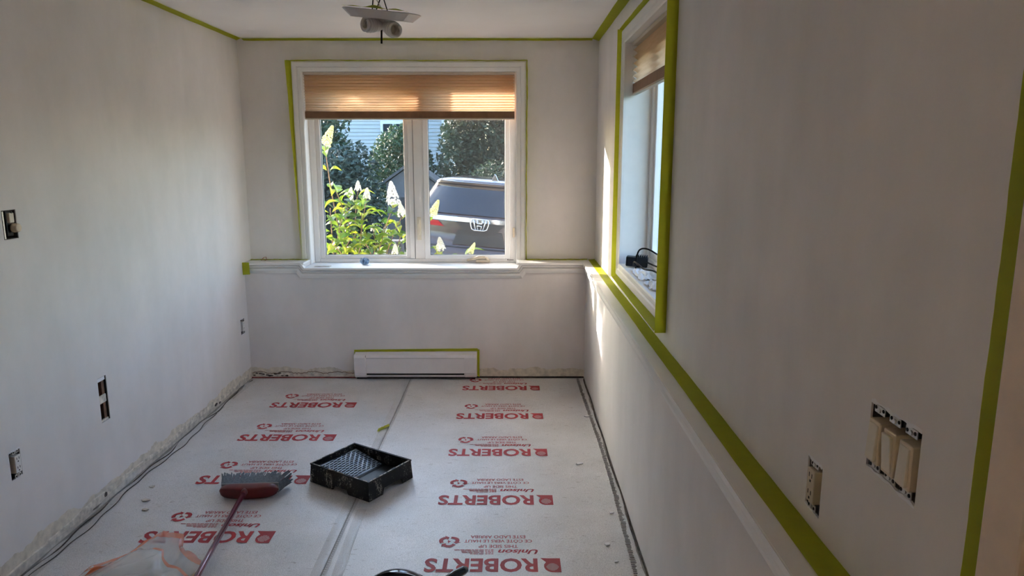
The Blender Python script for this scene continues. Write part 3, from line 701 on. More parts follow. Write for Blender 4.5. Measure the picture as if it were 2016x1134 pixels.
# ------------------------------------------------------------------ door at the near right and its casing
d = S(empty('door_1', (XR, 0.4, 0)))
MB().box(XR-0.020, XR, 0.755, 0.828, 0.004, 2.12).build('door_casing', 'casing_cream', d, bevel=0.005)
MB().box(XR-0.020, XR, -0.18, -0.107, 0.004, 2.12).build('door_casing', 'casing_cream', d, bevel=0.005)
MB().box(XR-0.020, XR, -0.18, 0.828, 2.12, 2.19).build('door_casing', 'casing_cream', d, bevel=0.005)
MB().box(XR-0.010, XR, -0.107, 0.755, 0.006, 2.12).build('door_panel', 'door_wood', d)
m = MB(); m.lathe([(0.026, 0), (0.026, 0.006), (0.010, 0.010), (0.010, 0.035), (0.026, 0.045), (0.026, 0.062), (0.006, 0.070)], 16, Matrix.Translation((XR-0.010, 0.68, 0.95)) @ Matrix.Rotation(-PI/2, 4, 'Y')); m.build('door_knob', 'steel', d, smooth=False)

# ------------------------------------------------------------------ green masking tape
def tape(label, quad_fn, nu=40, nv=3, amp=0.0015, seed=1):
    """quad_fn(u, v) -> point; a little ripple is added along the strip's normal"""
    m = MB(); rnd = random.Random(seed); p1, p2, p3 = [rnd.uniform(0, 6) for _ in range(3)]
    P = lambda u, v: Vector(quad_fn(u, v))
    nrm = (P(1, 0)-P(0, 0)).cross(P(0, 1)-P(0, 0)).normalized()
    def fn(u, v): return P(u, v) + nrm*(amp*(math.sin(u*23+p1)+0.6*math.sin(u*61+p2+v*2)+0.5*math.sin(u*140+p3)))
    m.grid(fn, nu, nv)
    o = m.build('masking_tape', 'tape_green', smooth=True, recalc=False)
    return tag(o, label, 'tape', 'green masking tape strips')
def L4(a, b, c, d_):      # bilinear: a..b along u at v=0, d..c at v=1
    a, b, c, d_ = map(Vector, (a, b, c, d_))
    return lambda u, v: (a*(1-u)+b*u)*(1-v) + (d_*(1-u)+c*u)*v
z = ZC-0.0035
tape('green masking tape along the ceiling edge over the left wall', L4((XL+0.002, -1, z-0.007), (XL+0.002, YB-0.003, z-0.007), (XL+0.046, YB-0.04, z), (XL+0.050, -1, z)), 120, amp=0.0010)
tape('green masking tape along the ceiling edge over the back window', L4((XL+0.05, YB-0.003, z-0.008), (XR-0.05, YB-0.003, z-0.008), (XR-0.05, YB-0.048, z), (XL+0.05, YB-0.048, z)), 80, amp=0.0010)
tape('green masking tape along the ceiling edge over the right wall', L4((XR-0.002, -1, z-0.010), (XR-0.002, YB-0.003, z-0.010), (XR-0.056, YB-0.05, z), (XR-0.062, -1, z)), 120, amp=0.0012)
CT = BW[3]+0.070; CL = BW[0]-0.070; CR = BW[1]+0.070
tape('green masking tape flaring off the left side of the back window casing', L4((CL-0.002, YB-0.002, CT), (CL-0.001, YB-0.002, ZL+0.004), (CL+0.012, YB-0.042, ZL+0.006), (CL-0.034, YB-0.040, CT+0.004)), 60, amp=0.0015)
tape('thin green masking tape up the right side of the back window casing', L4((CR+0.002, YB-0.002, CT), (CR+0.002, YB-0.002, ZL+0.004), (CR+0.006, YB-0.040, ZL+0.004), (CR+0.010, YB-0.040, CT+0.004)), 60, amp=0.0012)
tape('green masking tape across the top of the back window casing', L4((CL-0.03, YB-0.002, CT+0.003), (CR+0.008, YB-0.002, CT+0.003), (CR+0.008, YB-0.036, CT+0.004), (CL-0.03, YB-0.036, CT+0.006)), 60, amp=0.0012)
y0, y1, b0, b1 = RW[0]-0.072, RW[1]+0.072, RW[2]-0.072, RW[3]+0.072
tape('wide green masking tape standing off the near side of the right-hand window casing', L4((XR-0.001, y0, b0-0.028), (XR-0.001, y0, b1+0.03), (XR-0.044, y0-0.003, b1+0.03), (XR-0.046, y0-0.002, b0-0.028)), 60, amp=0.0006)
tape('green masking tape standing off the far side of the right-hand window casing', L4((XR-0.001, y1, b0-0.012), (XR-0.001, y1, b1+0.006), (XR-0.043, y1+0.002, b1+0.006), (XR-0.045, y1+0.002, b0-0.012)), 60, amp=0.0008)
tape('pale green masking tape under the bottom of the right-hand window casing', L4((XR-0.001, y0, b0), (XR-0.001, y1, b0), (XR-0.044, y1, b0-0.012), (XR-0.050, y0, b0-0.020)), 60, amp=0.0012)
tape('green masking tape over the top of the right-hand window casing', L4((XR-0.001, y0, b1), (XR-0.001, y1, b1), (XR-0.034, y1, b1+0.008), (XR-0.040, y0, b1+0.008)), 60, amp=0.0012)
tape('long green masking tape lying on the right-hand ledge against the wall', L4((XR-0.002, 0.9, ZL+0.005), (XR-0.002, YB-0.01, ZL+0.005), (XR-0.050, YB-0.02, ZL+0.0025), (XR-0.058, 0.9, ZL+0.0025)), 200, amp=0.0008)
tape('green masking tape lying on the back ledge left of the window', L4((XL+0.004, YB-0.003, ZL+0.003), (CL+0.05, YB-0.003, ZL+0.003), (CL+0.05, YB-0.040, ZL+0.002), (XL+0.004, YB-0.045, ZL+0.002)), 40, amp=0.0008)
tape('green masking tape lying on the back ledge right of the window', L4((CR+0.004, YB-0.003, ZL+0.004), (XR-0.052, YB-0.003, ZL+0.004), (XR-0.06, YB-0.05, ZL+0.003), (CR+0.004, YB-0.05, ZL+0.003)), 40, amp=0.0008)
tape('short green masking tape folded over the left end of the chair rail', L4((XL+0.002, YB2-0.041, ZL+0.004), (XL+0.052, YB2-0.0425, ZL+0.004), (XL+0.054, YB2-0.0425, ZL-0.082), (XL+0.002, YB2-0.041, ZL-0.085)), 10, amp=0.0004)
tape('green masking tape along the top of the baseboard heater', L4((hx0-0.006, YB2-0.002, 0.202), (hx1+0.006, YB2-0.002, 0.206), (hx1+0.008, YB2-0.004, 0.228), (hx0-0.006, YB2-0.004, 0.218)), 40, amp=0.0008)
tape('green masking tape down the right end of the baseboard heater', L4((hx1+0.003, YB2-0.003, 0.222), (hx1+0.003, YB2-0.003, 0.020), (hx1+0.020, YB2-0.030, 0.016), (hx1+0.020, YB2-0.010, 0.222)), 20, amp=0.0008)
tape('thin green masking tape down the left end of the baseboard heater', L4((hx0-0.003, YB2-0.003, 0.218), (hx0-0.003, YB2-0.003, 0.014), (hx0-0.008, YB2-0.020, 0.014), (hx0-0.008, YB2-0.006, 0.218)), 20, amp=0.0008)
tape('green masking tape beside the cream door casing at the right edge', L4((XR-0.002, 0.829, 0.90), (XR-0.002, 0.829, 2.2), (XR-0.003, 0.876, 2.2), (XR-0.003, 0.876, 0.90)), 60, amp=0.0005)
tape('torn scrap of green masking tape on the floor beyond the paint tray', L4((-0.800, 3.985, 0.011), (-0.738, 4.068, 0.013), (-0.748, 4.106, 0.014), (-0.800, 4.035, 0.011)), 10, amp=0.0012)

# ------------------------------------------------------------------ things on the window sills and ledges
m = MB(); rnd = random.Random(4)
m.grid(lambda u, v: (-1.085+0.033*math.sin(PI*v)*math.cos(2*PI*u)*(0.8+0.35*math.sin(u*37+v*11)), 5.18+0.030*math.sin(PI*v)*math.sin(2*PI*u)*(0.8+0.3*math.cos(u*29+v*13)), BW[2]+0.0265-0.026*math.cos(PI*v)+0.004*math.sin(u*31)*math.sin(PI*v)), 22, 12)
tag(m.build('tape_wad', 'blue_scrap'), 'crumpled wad of blue masking tape on the back window sill', 'scrap')
m = MB(); m.grid(lambda u, v: (-1.43+0.12*u, 5.07+0.035*v+0.01*u, BW[2]+0.002+0.002*math.sin(u*9)**2), 10, 3); tag(m.build('paper_sticker', 'blind_rail_light', recalc=False), 'torn paper sticker at the left end of the back window sill', 'paper')
m = MB(); m.tube([(-1.815, 5.10, ZL+0.007), (-1.80, 5.11, ZL+0.026), (-1.782, 5.105, ZL+0.030), (-1.775, 5.10, ZL+0.012), (-1.79, 5.095, ZL+0.007)], 0.003, 6); tag(m.build('screw_hook', 'copper_brown'), 'small bent screw hook on the back ledge by the left corner', 'hook')
# power supply, cables, papers on the right window sill
zs = RW[2]
e = empty('power_adapter', (0.68, 3.82, zs), 'black power adapter with ribbed socket block on the right window sill', 'adapter')
Mp = Matrix.Translation((0.672, 3.80, zs+0.031)) @ Matrix.Rotation(math.radians(-14), 4, 'Z') @ Matrix.Rotation(math.radians(3), 4, 'Y')
MB().box(-0.055, 0.060, -0.030, 0.030, -0.026, 0.026, Mp).build('adapter_case', 'black_plastic', e, bevel=0.005)
m = MB()
for k in range(6): m.box(-0.005+0.011*k, 0.001+0.011*k, -0.02, 0.02, 0.026, 0.036, Mp)
m.build('cooling_ribs', 'black_plastic', e)
def cable(label, pts, r=0.0042):
    m = MB(); P = [Vector(p) for p in pts]; out = []
    for i in range(len(P)-1):
        p0, p1, p2, p3 = P[max(i-1, 0)], P[i], P[i+1], P[min(i+2, len(P)-1)]
        for k in range(8):
            t = k/8; out.append(0.5*((2*p1)+(p2-p0)*t+(2*p0-5*p1+4*p2-p3)*t*t+(3*p1-p0-3*p2+p3)*t**3))
    out.append(P[-1]); m.tube(out, r, 7); return tag(m.build('power_cable', 'wire_black', smooth=True), label, 'cable', 'cables on the right window sill')
cable('black cable looping high above the adapter on the right window sill', [(0.640, 3.64, zs+0.02), (0.636, 3.60, zs+0.07), (0.645, 3.58, zs+0.12), (0.672, 3.52, zs+0.135), (0.705, 3.40, zs+0.12), (0.715, 3.22, zs+0.105), (0.705, 3.02, zs+0.06)])
cable('black cable sagging over the papers on the right window sill', [(0.632, 3.66, zs+0.03), (0.622, 3.58, zs+0.060), (0.626, 3.46, zs+0.062), (0.632, 3.36, zs+0.058), (0.66, 3.28, zs+0.062), (0.685, 3.18, zs+0.055), (0.70, 3.00, zs+0.07)])
cable('black cable running straight back from the adapter on the right window sill', [(0.715, 3.74, zs+0.035), (0.720, 3.55, zs+0.045), (0.722, 3.30, zs+0.06), (0.715, 3.04, zs+0.05)])
def crumple(cx, cy, cz, wx, wy, hz, seed, n=12):
    rnd = random.Random(seed); H_ = [[rnd.uniform(0, 1) for _ in range(n+1)] for _ in range(n+1)]
    return lambda u, v: (cx+wx*(u-0.5)+0.006*math.sin(v*13+seed), cy+wy*(v-0.5)+0.006*math.cos(u*11+seed), cz+0.003+hz*H_[int(round(u*n))][int(round(v*n))]*(0.35+0.65*math.sin(PI*u)*math.sin(PI*v)))
m = MB(); m.grid(crumple(0.672, 3.52, zs, 0.11, 0.32, 0.026, 3), 12, 12); tag(m.build('crumpled_paper', 'paper_white', recalc=False), 'crumpled white paper under the cables on the right window sill', 'paper')
m = MB(); m.grid(crumple(0.660, 3.20, zs, 0.08, 0.22, 0.03, 8), 12, 12); tag(m.build('crumpled_paper', 'paper_white', recalc=False), 'crumpled white wrapper at the near end of the right window sill', 'paper')
m = MB(); m.lathe([(0.016, 0), (0.022, 0.004), (0.022, 0.030), (0.018, 0.036), (0.018, 0.062), (0.022, 0.066), (0.022, 0.080), (0.004, 0.082)], 18, Matrix.Translation((0.662, 3.035, zs+0.001)))
tag(m.build('thread_spool', 'copper_brown', smooth=False), 'reddish brown spool on the right window sill behind the green tape', 'spool')

# ------------------------------------------------------------------ paint tray
A, B, C_ = Vector((-1.007, 3.339, 0)), Vector((-0.676, 3.126, 0)), Vector((-0.477, 3.357, 0))
ax = (B-A); Lx = ax.length; ax.normalize(); ayv = Vector((-ax.y, ax.x, 0)); Ly = abs((C_-B).dot(ayv))
TM = Matrix(((ax.x, ayv.x, 0, A.x), (ax.y, ayv.y, 0, A.y), (0, 0, 1, 0.0065), (0, 0, 0, 1)))
e = empty('paint_tray', tuple(TM @ Vector((Lx/2, Ly/2, 0))), 'black plastic paint tray splattered with paint on the floor', 'paint tray')
HT = 0.098
def side_wall(m, p0, p1, notch, flare):
    """outer wall from p0 to p1 (local) with a foot notch, leaning in towards the top"""
    p0, p1 = Vector((*p0, 0)), Vector((*p1, 0)); dv = p1-p0; L = dv.length; dv.normalize(); nv = Vector((dv.y, -dv.x, 0))
    pr = [(0.0, 0.0), (notch[0]*L, 0.0), (notch[0]*L+0.012, notch[2]), (notch[1]*L-0.012, notch[2]), (notch[1]*L, 0.0), (L, 0.0), (L, HT), (0.0, HT)]
    n = len(m.v); k = len(pr)
    for dep in (0.0, -0.004):
        for a, b in pr:
            lean = flare*(1-b/HT); a2 = (a-L/2)*(1+2*lean/L)+L/2
            m.v.append(tuple(TM @ (p0+dv*a2+nv*(dep+lean)+Vector((0, 0, b)))))
    m.f += [(n, n+1, n+2, n+7), (n+2, n+3, n+6, n+7), (n+3, n+4, n+5, n+6)]
    m.f += [(n+k+7, n+k+2, n+k+1, n+k), (n+k+7, n+k+6, n+k+3, n+k+2), (n+k+6, n+k+5, n+k+4, n+k+3)]
    for i in range(k): j = (i+1) % k; m.f.append((n+j, n+i, n+k+i, n+k+j))
for (p0, p1, nt_) in (((0, 0), (Lx, 0), (0.40, 0.66, 0.022)), ((Lx, 0), (Lx, Ly), (0.30, 0.76, 0.030)), ((Lx, Ly), (0, Ly), (0.36, 0.64, 0.022)), ((0, Ly), (0, 0), (0.30, 0.76, 0.030))):
    m = MB(); side_wall(m, p0, p1, nt_, 0.006); m.build('tray_wall', 'tray_splatter', e)
# rolled rim
m = MB()
rim = [(0, 0), (Lx, 0), (Lx, Ly), (0, Ly)]
m.sweep(rim, [(0.002, HT-0.008), (0.003, HT), (-0.007, HT), (-0.007, HT-0.006), (0.002, HT-0.008)], lambda a, b, h_: TM @ Vector((a, b, h_)), side=1, closed=True); m.build('rim', 'black_plastic', e)
m = MB(); rnd = random.Random(12)                        # dried paint along the rim
for k in range(26):
    s_ = rnd.choice((0, 0, 1, 1, 2)); q = rnd.random(); w = rnd.uniform(0.008, 0.035)
    if s_ == 0: m.box(q*(Lx-w), q*(Lx-w)+w, -0.002, 0.003, HT-0.001, HT+0.0012, TM)
    elif s_ == 1: m.box(Lx-0.003, Lx+0.002, q*(Ly-w), q*(Ly-w)+w, HT-0.001, HT+0.0012, TM)
    else: m.box(-0.002, 0.003, q*(Ly-w), q*(Ly-w)+w, HT-0.001, HT+0.0012, TM)
m.build('dried_paint', 'blind_rail_light', e)['kind'] = 'stuff'
ramp0, ramp1 = 0.018, Lx*0.56
def rz(a): return 0.074 - 0.036*max(0, (a-ramp0))/(ramp1-ramp0)
m = MB(); i0, i1 = 0.004, Ly-0.004
pts = [(0.004, 0.072), (ramp0, rz(ramp0)), (ramp1, rz(ramp1)), (ramp1+0.010, 0.0335), (Lx-0.004, 0.0335)]
for k in range(len(pts)-1):
    (a, za), (b, zb) = pts[k], pts[k+1]; m.quad(TM @ Vector((a, i0, za)), TM @ Vector((b, i0, zb)), TM @ Vector((b, i1, zb)), TM @ Vector((a, i1, za)))
m.build('tray_bed', 'black_plastic', e, recalc=False)
m = MB(); a, b = ramp0+0.004, ramp1-0.006
m.quad(TM @ Vector((a, 0.028, rz(a)+0.0012)), TM @ Vector((b, 0.018, rz(b)+0.0012)), TM @ Vector((b, Ly-0.022, rz(b)+0.0012)), TM @ Vector((a, Ly-0.012, rz(a)+0.0012)))
m.build('wet_paint_film', 'wet_paint', e, recalc=False)
m = MB(); rnd = random.Random(2); nr = 13                # raised ribs of the ramp, too fine to part singly
for i in range(nr):
    a = ramp0+0.014+(ramp1-ramp0-0.030)*i/(nr-1); q = 0.034+(0.014 if i % 2 else 0.0)
    while q < Ly-0.040:
        w = 0.022; bow = 0.006*math.sin(q*30)
        zt = rz(a+bow)+0.0012; m.box(a+bow-0.0022, a+bow+0.0022, q, q+w, zt-0.001, zt+0.0030, TM); q += w+0.0085
o = m.build('ramp_ribs', 'black_plastic', e); o['kind'] = 'stuff'

# ------------------------------------------------------------------ broom
e = empty('push_broom', (-1.26, 3.2, 0.006), 'red headed broom with grey bristles and maroon handle lying on the floor', 'broom')
BM = Matrix.Translation((-1.262, 3.185, 0.040)) @ Matrix.Rotation(math.radians(4), 4, 'Z') @ Matrix.Rotation(math.radians(6), 4, 'X')
m = MB(); n = 28; ring = []
def bh(u, v):   # block: long rounded bar, arched towards the handle side
    s_ = (u-0.5)*2; x = 0.140*s_; taper = (1-abs(s_)**6)**0.5 if abs(s_) < 1 else 0
    arch = 0.020*(1-s_*s_); q = 2*PI*v
    ry, rz_ = 0.019+arch*0.5, 0.030
    cy = -0.006-arch*0.5; sq = lambda c: math.copysign(abs(c)**0.38, c)
    return BM @ Vector((x, cy+ry*sq(math.cos(q))*max(taper, 0.02), rz_*sq(math.sin(q))*max(taper, 0.02)))
m.grid(bh, 30, 20); m.build('broom_block', 'broom_red', e, smooth=True)
MB().box(-0.134, 0.136, 0.008, 0.015, -0.027, 0.027, BM).build('bristle_plate', 'broom_grey', e, bevel=0.003)
m = MB(); rnd = random.Random(31)
for r_ in range(5):
    for k in range(34):
        x = -0.132+0.266*k/33+(0.004 if r_ % 2 else 0); zz = -0.025+0.0125*r_
        sx_ = x*0.16+rnd.uniform(-0.003, 0.003) + (0.018 if x > 0.11 else 0); sz_ = rnd.uniform(-0.006, 0.006)+zz*0.15
        ln = 0.086+rnd.uniform(-0.002, 0.002)
        for w in range(9):
            ox, oz = rnd.uniform(-0.0025, 0.0025), rnd.uniform(-0.0025, 0.0025)
            m.tube([BM @ Vector((x+ox*0.4, 0.014, zz+oz*0.4)), BM @ Vector((x+ox+sx_*0.4, 0.014+ln*0.5, zz+oz+sz_*0.3)), BM @ Vector((x+ox*1.5+sx_, 0.014+ln, max(-0.036, zz+oz*1.5+sz_)))], [0.0022, 0.0022, 0.0012], 3, cap=False)
o = m.build('bristles', 'bristle', e); o['kind'] = 'stuff'
p0 = BM @ Vector((-0.010, -0.018, 0.012)); dirv = (Vector((-1.204, 2.482, 0.036))-p0).normalized()
p1 = p0+dirv*1.25; p1.z = max(p1.z, 0.019)
m = MB(); m.tube([p0, p0+dirv*0.055], [0.016, 0.0145], 14); m.build('handle_socket', 'broom_red', e, smooth=True)
m = MB(); m.tube([p0+dirv*0.02, p0+dirv*0.7, p1], 0.0118, 14); m.build('handle', 'maroon_metal', e, smooth=True)

# ------------------------------------------------------------------ clear plastic bag with orange edges
e = empty('plastic_bag', (-1.44, 2.5, 0.006), 'crumpled clear plastic bag with orange edging on the floor by the broom handle', 'bag')
def bag_outline(t):      # far edge of the mouth, left to right
    pts = [(-1.665, 2.44), (-1.640, 2.56), (-1.565, 2.70), (-1.500, 2.812), (-1.410, 2.795), (-1.330, 2.67), (-1.235, 2.575)]
    f = t*(len(pts)-1); i = min(int(f), len(pts)-2); k = f-i; return (pts[i][0]*(1-k)+pts[i+1][0]*k, pts[i][1]*(1-k)+pts[i+1][1]*k)
rnd = random.Random(17); ph = [rnd.uniform(0, 6) for _ in range(9)]
def wob(a, b): return (math.sin(a*17+ph[0]+b*5)+math.sin(b*23+ph[1]-a*9)+math.sin((a+b)*31+ph[2]))/3
def low(u, v):           # sheet lying on the floor, far rim lifted
    x, y = bag_outline(u); yy = y-(y-1.95)*v
    return (x+0.012*wob(u, v), yy+0.01*wob(v, u), 0.010+0.020*(1-v)**3*abs(math.sin(u*7+1))+0.006*abs(wob(u*2, v*2)))
def top(u, v):           # upper layer, puffed up, its mouth drawn back
    x, y = bag_outline(u); yf = y-0.085-0.10*math.sin(PI*u); yy = yf-(yf-1.95)*v
    return (x*0.98-0.03+0.014*wob(u, v), yy+0.012*wob(v, u*1.4), 0.018+0.060*math.sin(PI*u)**0.7*(0.55+0.45*math.sin(PI*min(1, v*1.3+0.1)))+0.011*wob(u*1.1, v*1.2)+0.004*abs(wob(u*2.3, v*1.7)))
m = MB(); m.grid(low, 40, 30); m.build('lower_film', 'bag_film', e, smooth=True, recalc=False)
m = MB(); m.grid(top, 60, 44); m.build('upper_film', 'bag_film', e, smooth=True, recalc=False)
m = MB(); m.grid(lambda u, v: Vector(low(0.10+0.9*u, v*0.045))+Vector((0, 0, 0.002)), 60, 3); m.build('orange_edge', 'bag_orange', e, smooth=True, recalc=False)
m = MB(); m.grid(lambda u, v: Vector(top(u, v*0.022))+Vector((0, 0, 0.0015)), 60, 2); m.build('orange_edge', 'bag_orange', e, smooth=True, recalc=False)
m = MB(); m.grid(lambda u, v: (-1.668+0.075*u+0.012*v, 2.40+0.20*u+0.02*v-0.03*u*v, 0.016+0.028*math.sin(PI*v)*math.sin(PI*u)+0.006*math.sin(u*14)), 14, 8); m.build('orange_corner', 'bag_orange_deep', e, smooth=True, recalc=False)
m = MB(); m.grid(lambda u, v: (-1.50+0.26*u+0.01*math.sin(v*9), 2.30+0.24*v, 0.012+0.030*math.sin(PI*u)*math.sin(PI*v)+0.005*wob(u, v)), 14, 14); m.build('paper_inside', 'blind_rail_light', e, smooth=True, recalc=False)

# ------------------------------------------------------------------ black dustpan at the bottom edge
e = empty('dustpan', (-0.44, 2.42, 0.006), 'glossy dark plastic pan with rounded end at the bottom edge of the floor', 'dustpan')
DM = Matrix.Translation((-0.44, 2.475, 0.006))
def shell(u, v):
    a = PI*(0.02+0.96*u); r = 0.115*(1-v) ; k = math.sin(v*PI/2)
    return DM @ Vector((-0.115*math.cos(a)*(1-v*0.97), 0.085*math.sin(a)*(1-v*0.97)-0.02, 0.004+0.054*k**0.7))
m = MB(); m.grid(shell, 28, 14); m.build('pan_hood', 'navy_plastic', e, smooth=True, recalc=False)
m = MB(); m.tube([shell(i/28, 0.0)+Vector((0, 0, 0.002)) for i in range(29)], 0.004, 6); m.build('pan_rim', 'navy_plastic', e, smooth=True)
m = MB(); m.grid(lambda u, v: DM @ Vector((-0.118+0.225*u, -0.17+0.155*v, 0.006+0.045*v*(1-abs(2*u-1)**3))), 16, 6); m.build('pan_bed', 'black_plastic', e, smooth=True, recalc=False)
e2 = empty('scraper', (-0.2, 2.45, 0.006), 'dark blue tapered plastic handle lying beside the dark pan', 'handle tool')
m = MB(); m.tube([(-0.268, 2.41, 0.026), (-0.248, 2.447, 0.034), (-0.220, 2.475, 0.040), (-0.185, 2.497, 0.045), (-0.172, 2.503, 0.047)], [0.013, 0.016, 0.0165, 0.017, 0.010], 14); m.build('grip', 'navy_plastic', e2, smooth=True)
m = MB(); m.box(-0.012, 0.012, -0.06, 0.0, -0.001, 0.001, Matrix.Translation((-0.270, 2.408, 0.020)) @ Matrix.Rotation(math.radians(-24), 4, 'Z')); m.build('blade', 'steel', e2)

# crumbs of plaster on the underlay
rnd = random.Random(44)
spots = [(0.455, 3.02), (0.40, 2.75), (0.47, 4.25), (0.36, 3.55), (0.42, 2.62), (-1.78, 3.28), (-1.74, 3.14), (-1.70, 3.05)]
CRUMB = ['white plaster chip by the right half-wall, third nearest the camera', 'white plaster chip by the right half-wall, second nearest the camera', 'white plaster chip by the right half-wall, farthest from the camera', 'white plaster chip by the right half-wall, second farthest from the camera', 'white plaster chip by the right half-wall, nearest the camera',
         'beige plaster chip by the left wall, farthest of three', 'beige plaster chip by the left wall, middle of three', 'beige plaster chip by the left wall, nearest of three']
for i, (x, y) in enumerate(spots):
    m = MB(); r = rnd.uniform(0.010, 0.022)
    pts = [(x+r*math.cos(q)*rnd.uniform(.5, 1.2), y+r*0.7*math.sin(q)*rnd.uniform(.5, 1.2)) for q in [k*PI/3 for k in range(6)]]
    m.prism(pts, 0.0048, 0.0048+rnd.uniform(0.003, 0.008))
    tag(m.build('plaster_crumb', 'paper_white' if i < 5 else 'plaster'), CRUMB[i], 'debris', 'plaster crumbs on the floor')

# ------------------------------------------------------------------ dismantled ceiling light
FX = Vector((-0.484, 2.80, 2.135))
e = empty('ceiling_light', tuple(FX), 'dismantled ceiling light plate dangling on wires with two spiral bulbs', 'light')
FM = Matrix.Translation(FX) @ Matrix.Rotation(math.radians(5.5), 4, 'Y') @ Matrix.Rotation(math.radians(8.5), 4, 'X')
def pan(r0, r1, h0, h1, M, n=4, rot=0.0):
    m = MB(); k = 24
    def sq(r, h, q):
        c, s_ = math.cos(q), math.sin(q); p = 4.5; d_ = (abs(c)**p+abs(s_)**p)**(-1/p); return M @ Vector((r*d_*c, r*d_*s_, h))
    prof_ = [(r0, h0), (r0*1.0, h0+0.001), (r1, h1), (r1*0.97, h1+0.003), (r0*0.96, h0+0.006), (0.02, h0+0.006)]
    for i in range(len(prof_)-1):
        for j in range(k):
            q0, q1 = 2*PI*j/k+rot, 2*PI*(j+1)/k+rot
            m.quad(sq(prof_[i][0], prof_[i][1], q0), sq(prof_[i][0], prof_[i][1], q1), sq(prof_[i+1][0], prof_[i+1][1], q1), sq(prof_[i+1][0], prof_[i+1][1], q0))
    m.poly([sq(r0, h0, 2*PI*j/k+rot) for j in reversed(range(k))]); return m
pan(0.108, 0.137, -0.018, 0.009, FM).build('mounting_plate', 'fixture_white', e, recalc=False)
m = MB(); rnd = random.Random(6)
m.grid(lambda u, v: FM @ Vector((-0.125+0.235*u, -0.128+0.05*v, 0.014+0.012*math.sin(u*PI)*v*(0.6+0.4*math.sin(u*17))+0.002)), 24, 4)
m.build('masking_tape_strip', 'tape_green', e, recalc=False)
def cfl(base, axis, nm='spiral_bulb'):
    ax_ = Vector(axis).normalized(); u = ax_.orthogonal().normalized(); w = ax_.cross(u); base = Vector(base)
    m = MB(); path = []
    for i in range(85):
        t_ = i/84; a = t_*2*PI*3.5; r = 0.0205+0.003*math.sin(t_*PI); path.append(base+ax_*(0.034+0.044*t_)+(u*math.cos(a)+w*math.sin(a))*r)
    m.tube(path, 0.0064, 8); b_ = m.build(nm, 'bulb_glass', e, smooth=True)
    Mx = Matrix.Translation(base) @ ax_.to_track_quat('Z', 'Y').to_matrix().to_4x4()
    m = MB(); m.lathe([(0.013, -0.03), (0.013, 0.0), (0.022, 0.006), (0.025, 0.032), (0.018, 0.038)], 16, Mx); m.build('bulb_base', 'white_plastic', b_, smooth=False)
c0 = FM @ Vector((0, 0, -0.022))
cfl(c0+Vector((-0.008, -0.01, -0.020)), (-0.55, -0.80, -0.06)); cfl(c0+Vector((0.018, -0.012, -0.026)), (0.52, -0.78, -0.26))
m = MB(); m.lathe([(0.026, -0.03), (0.030, -0.008), (0.034, 0.0)], 16, Matrix.Translation(c0)); m.build('lamp_holder', 'fixture_white', e, smooth=False)
m = MB(); m.tube([c0+Vector((0.000, -0.02, -0.02)), c0+Vector((-0.002, -0.02, -0.085))], 0.0036, 8); m.build('threaded_rod', 'wire_black', e)
for k, (dx, tw) in enumerate(((-0.020, 0.02), (0.004, -0.03), (0.022, -0.012), (-0.035, 0.0))):
    b_ = FM @ Vector((dx, -0.02, 0.012)); topp = Vector((FX.x-0.01+tw, FX.y+0.01, ZC-0.002))
    m = MB(); m.tube([b_, b_*0.75+topp*0.25+Vector((tw*0.9, 0, 0)), b_*0.4+topp*0.6-Vector((tw*0.8, 0, 0)), topp], 0.0022, 6); m.build('wire', 'wire_black' if k != 1 else 'wire_white', e, smooth=True)
m = MB(); m.lathe([(0.05, -0.002), (0.05, 0.0), (0.045, 0.0)], 18, Matrix.Translation((FX.x-0.01, FX.y+0.01, ZC-0.001))); m.build('ceiling_box', 'box_steel', e)

# ------------------------------------------------------------------ added fill lamp, unseen behind the camera, to warm and lift the near right wall
e = empty('fill_globe_lamp', (-0.7, -0.9, ZC), 'added warm globe fill lamp, unseen behind the camera', 'lamp')
MB().lathe([(0.02, -0.03), (0.06, -0.025), (0.065, -0.001), (0.02, 0.0)], 20, Matrix.Translation((-0.7, -0.9, ZC-0.001))).build('fill_lamp_base', 'steel', e)
plain('globe_glass', (0.9, 0.85, 0.75), 0.4, trans=0.9)
MB().lathe([(0.085*math.sin(q), -0.115-0.085*math.cos(q)) for q in [0.05+i*(PI-0.4)/10 for i in range(11)]], 24, Matrix.Translation((-0.7, -0.9, ZC))).build('fill_lamp_shade', 'globe_glass', e, smooth=True)
ld = bpy.data.lights.new('fill_lamp_bulb', 'POINT'); ld.energy = 3.8; ld.color = (1.0, 0.78, 0.55); ld.shadow_soft_size = 0.04
lo_ = bpy.data.objects.new('fill_lamp_bulb', ld); COL.objects.link(lo_); lo_.location = (-0.7, -0.9, ZC-0.115); child(lo_, e)

# ================================================================== OUTDOORS
GZ = -0.16
S(MB().box(-40, 40, YO+0.02, 10.6, GZ-0.1, GZ).build('ground_driveway', 'driveway'))
S(MB().box(-40, 40, 10.6, 70, GZ-0.1, GZ).build('ground_back', 'lawn'))
S(MB().box(XO+0.02, 40, -30, YO+0.02, GZ-0.1, GZ).build('ground_right', 'lawn'))
def lcg_leaves(m, n, sampler, size, rnd, droop=0.0):
    for _ in range(n):
        p = sampler(); s_ = size*rnd.uniform(0.6, 1.3)
        d_ = Vector((rnd.gauss(0, 1), rnd.gauss(0, 1), rnd.gauss(0, 0.7)-droop)).normalized(); w = d_.cross(Vector((rnd.gauss(0, 1), rnd.gauss(0, 1), rnd.gauss(0, 1)))).normalized()
        nrm = d_.cross(w)*0.12*s_
        m.quad(p-d_*s_*0.5, p+w*s_*0.26+nrm, p+d_*s_*0.5, p-w*s_*0.26+nrm)
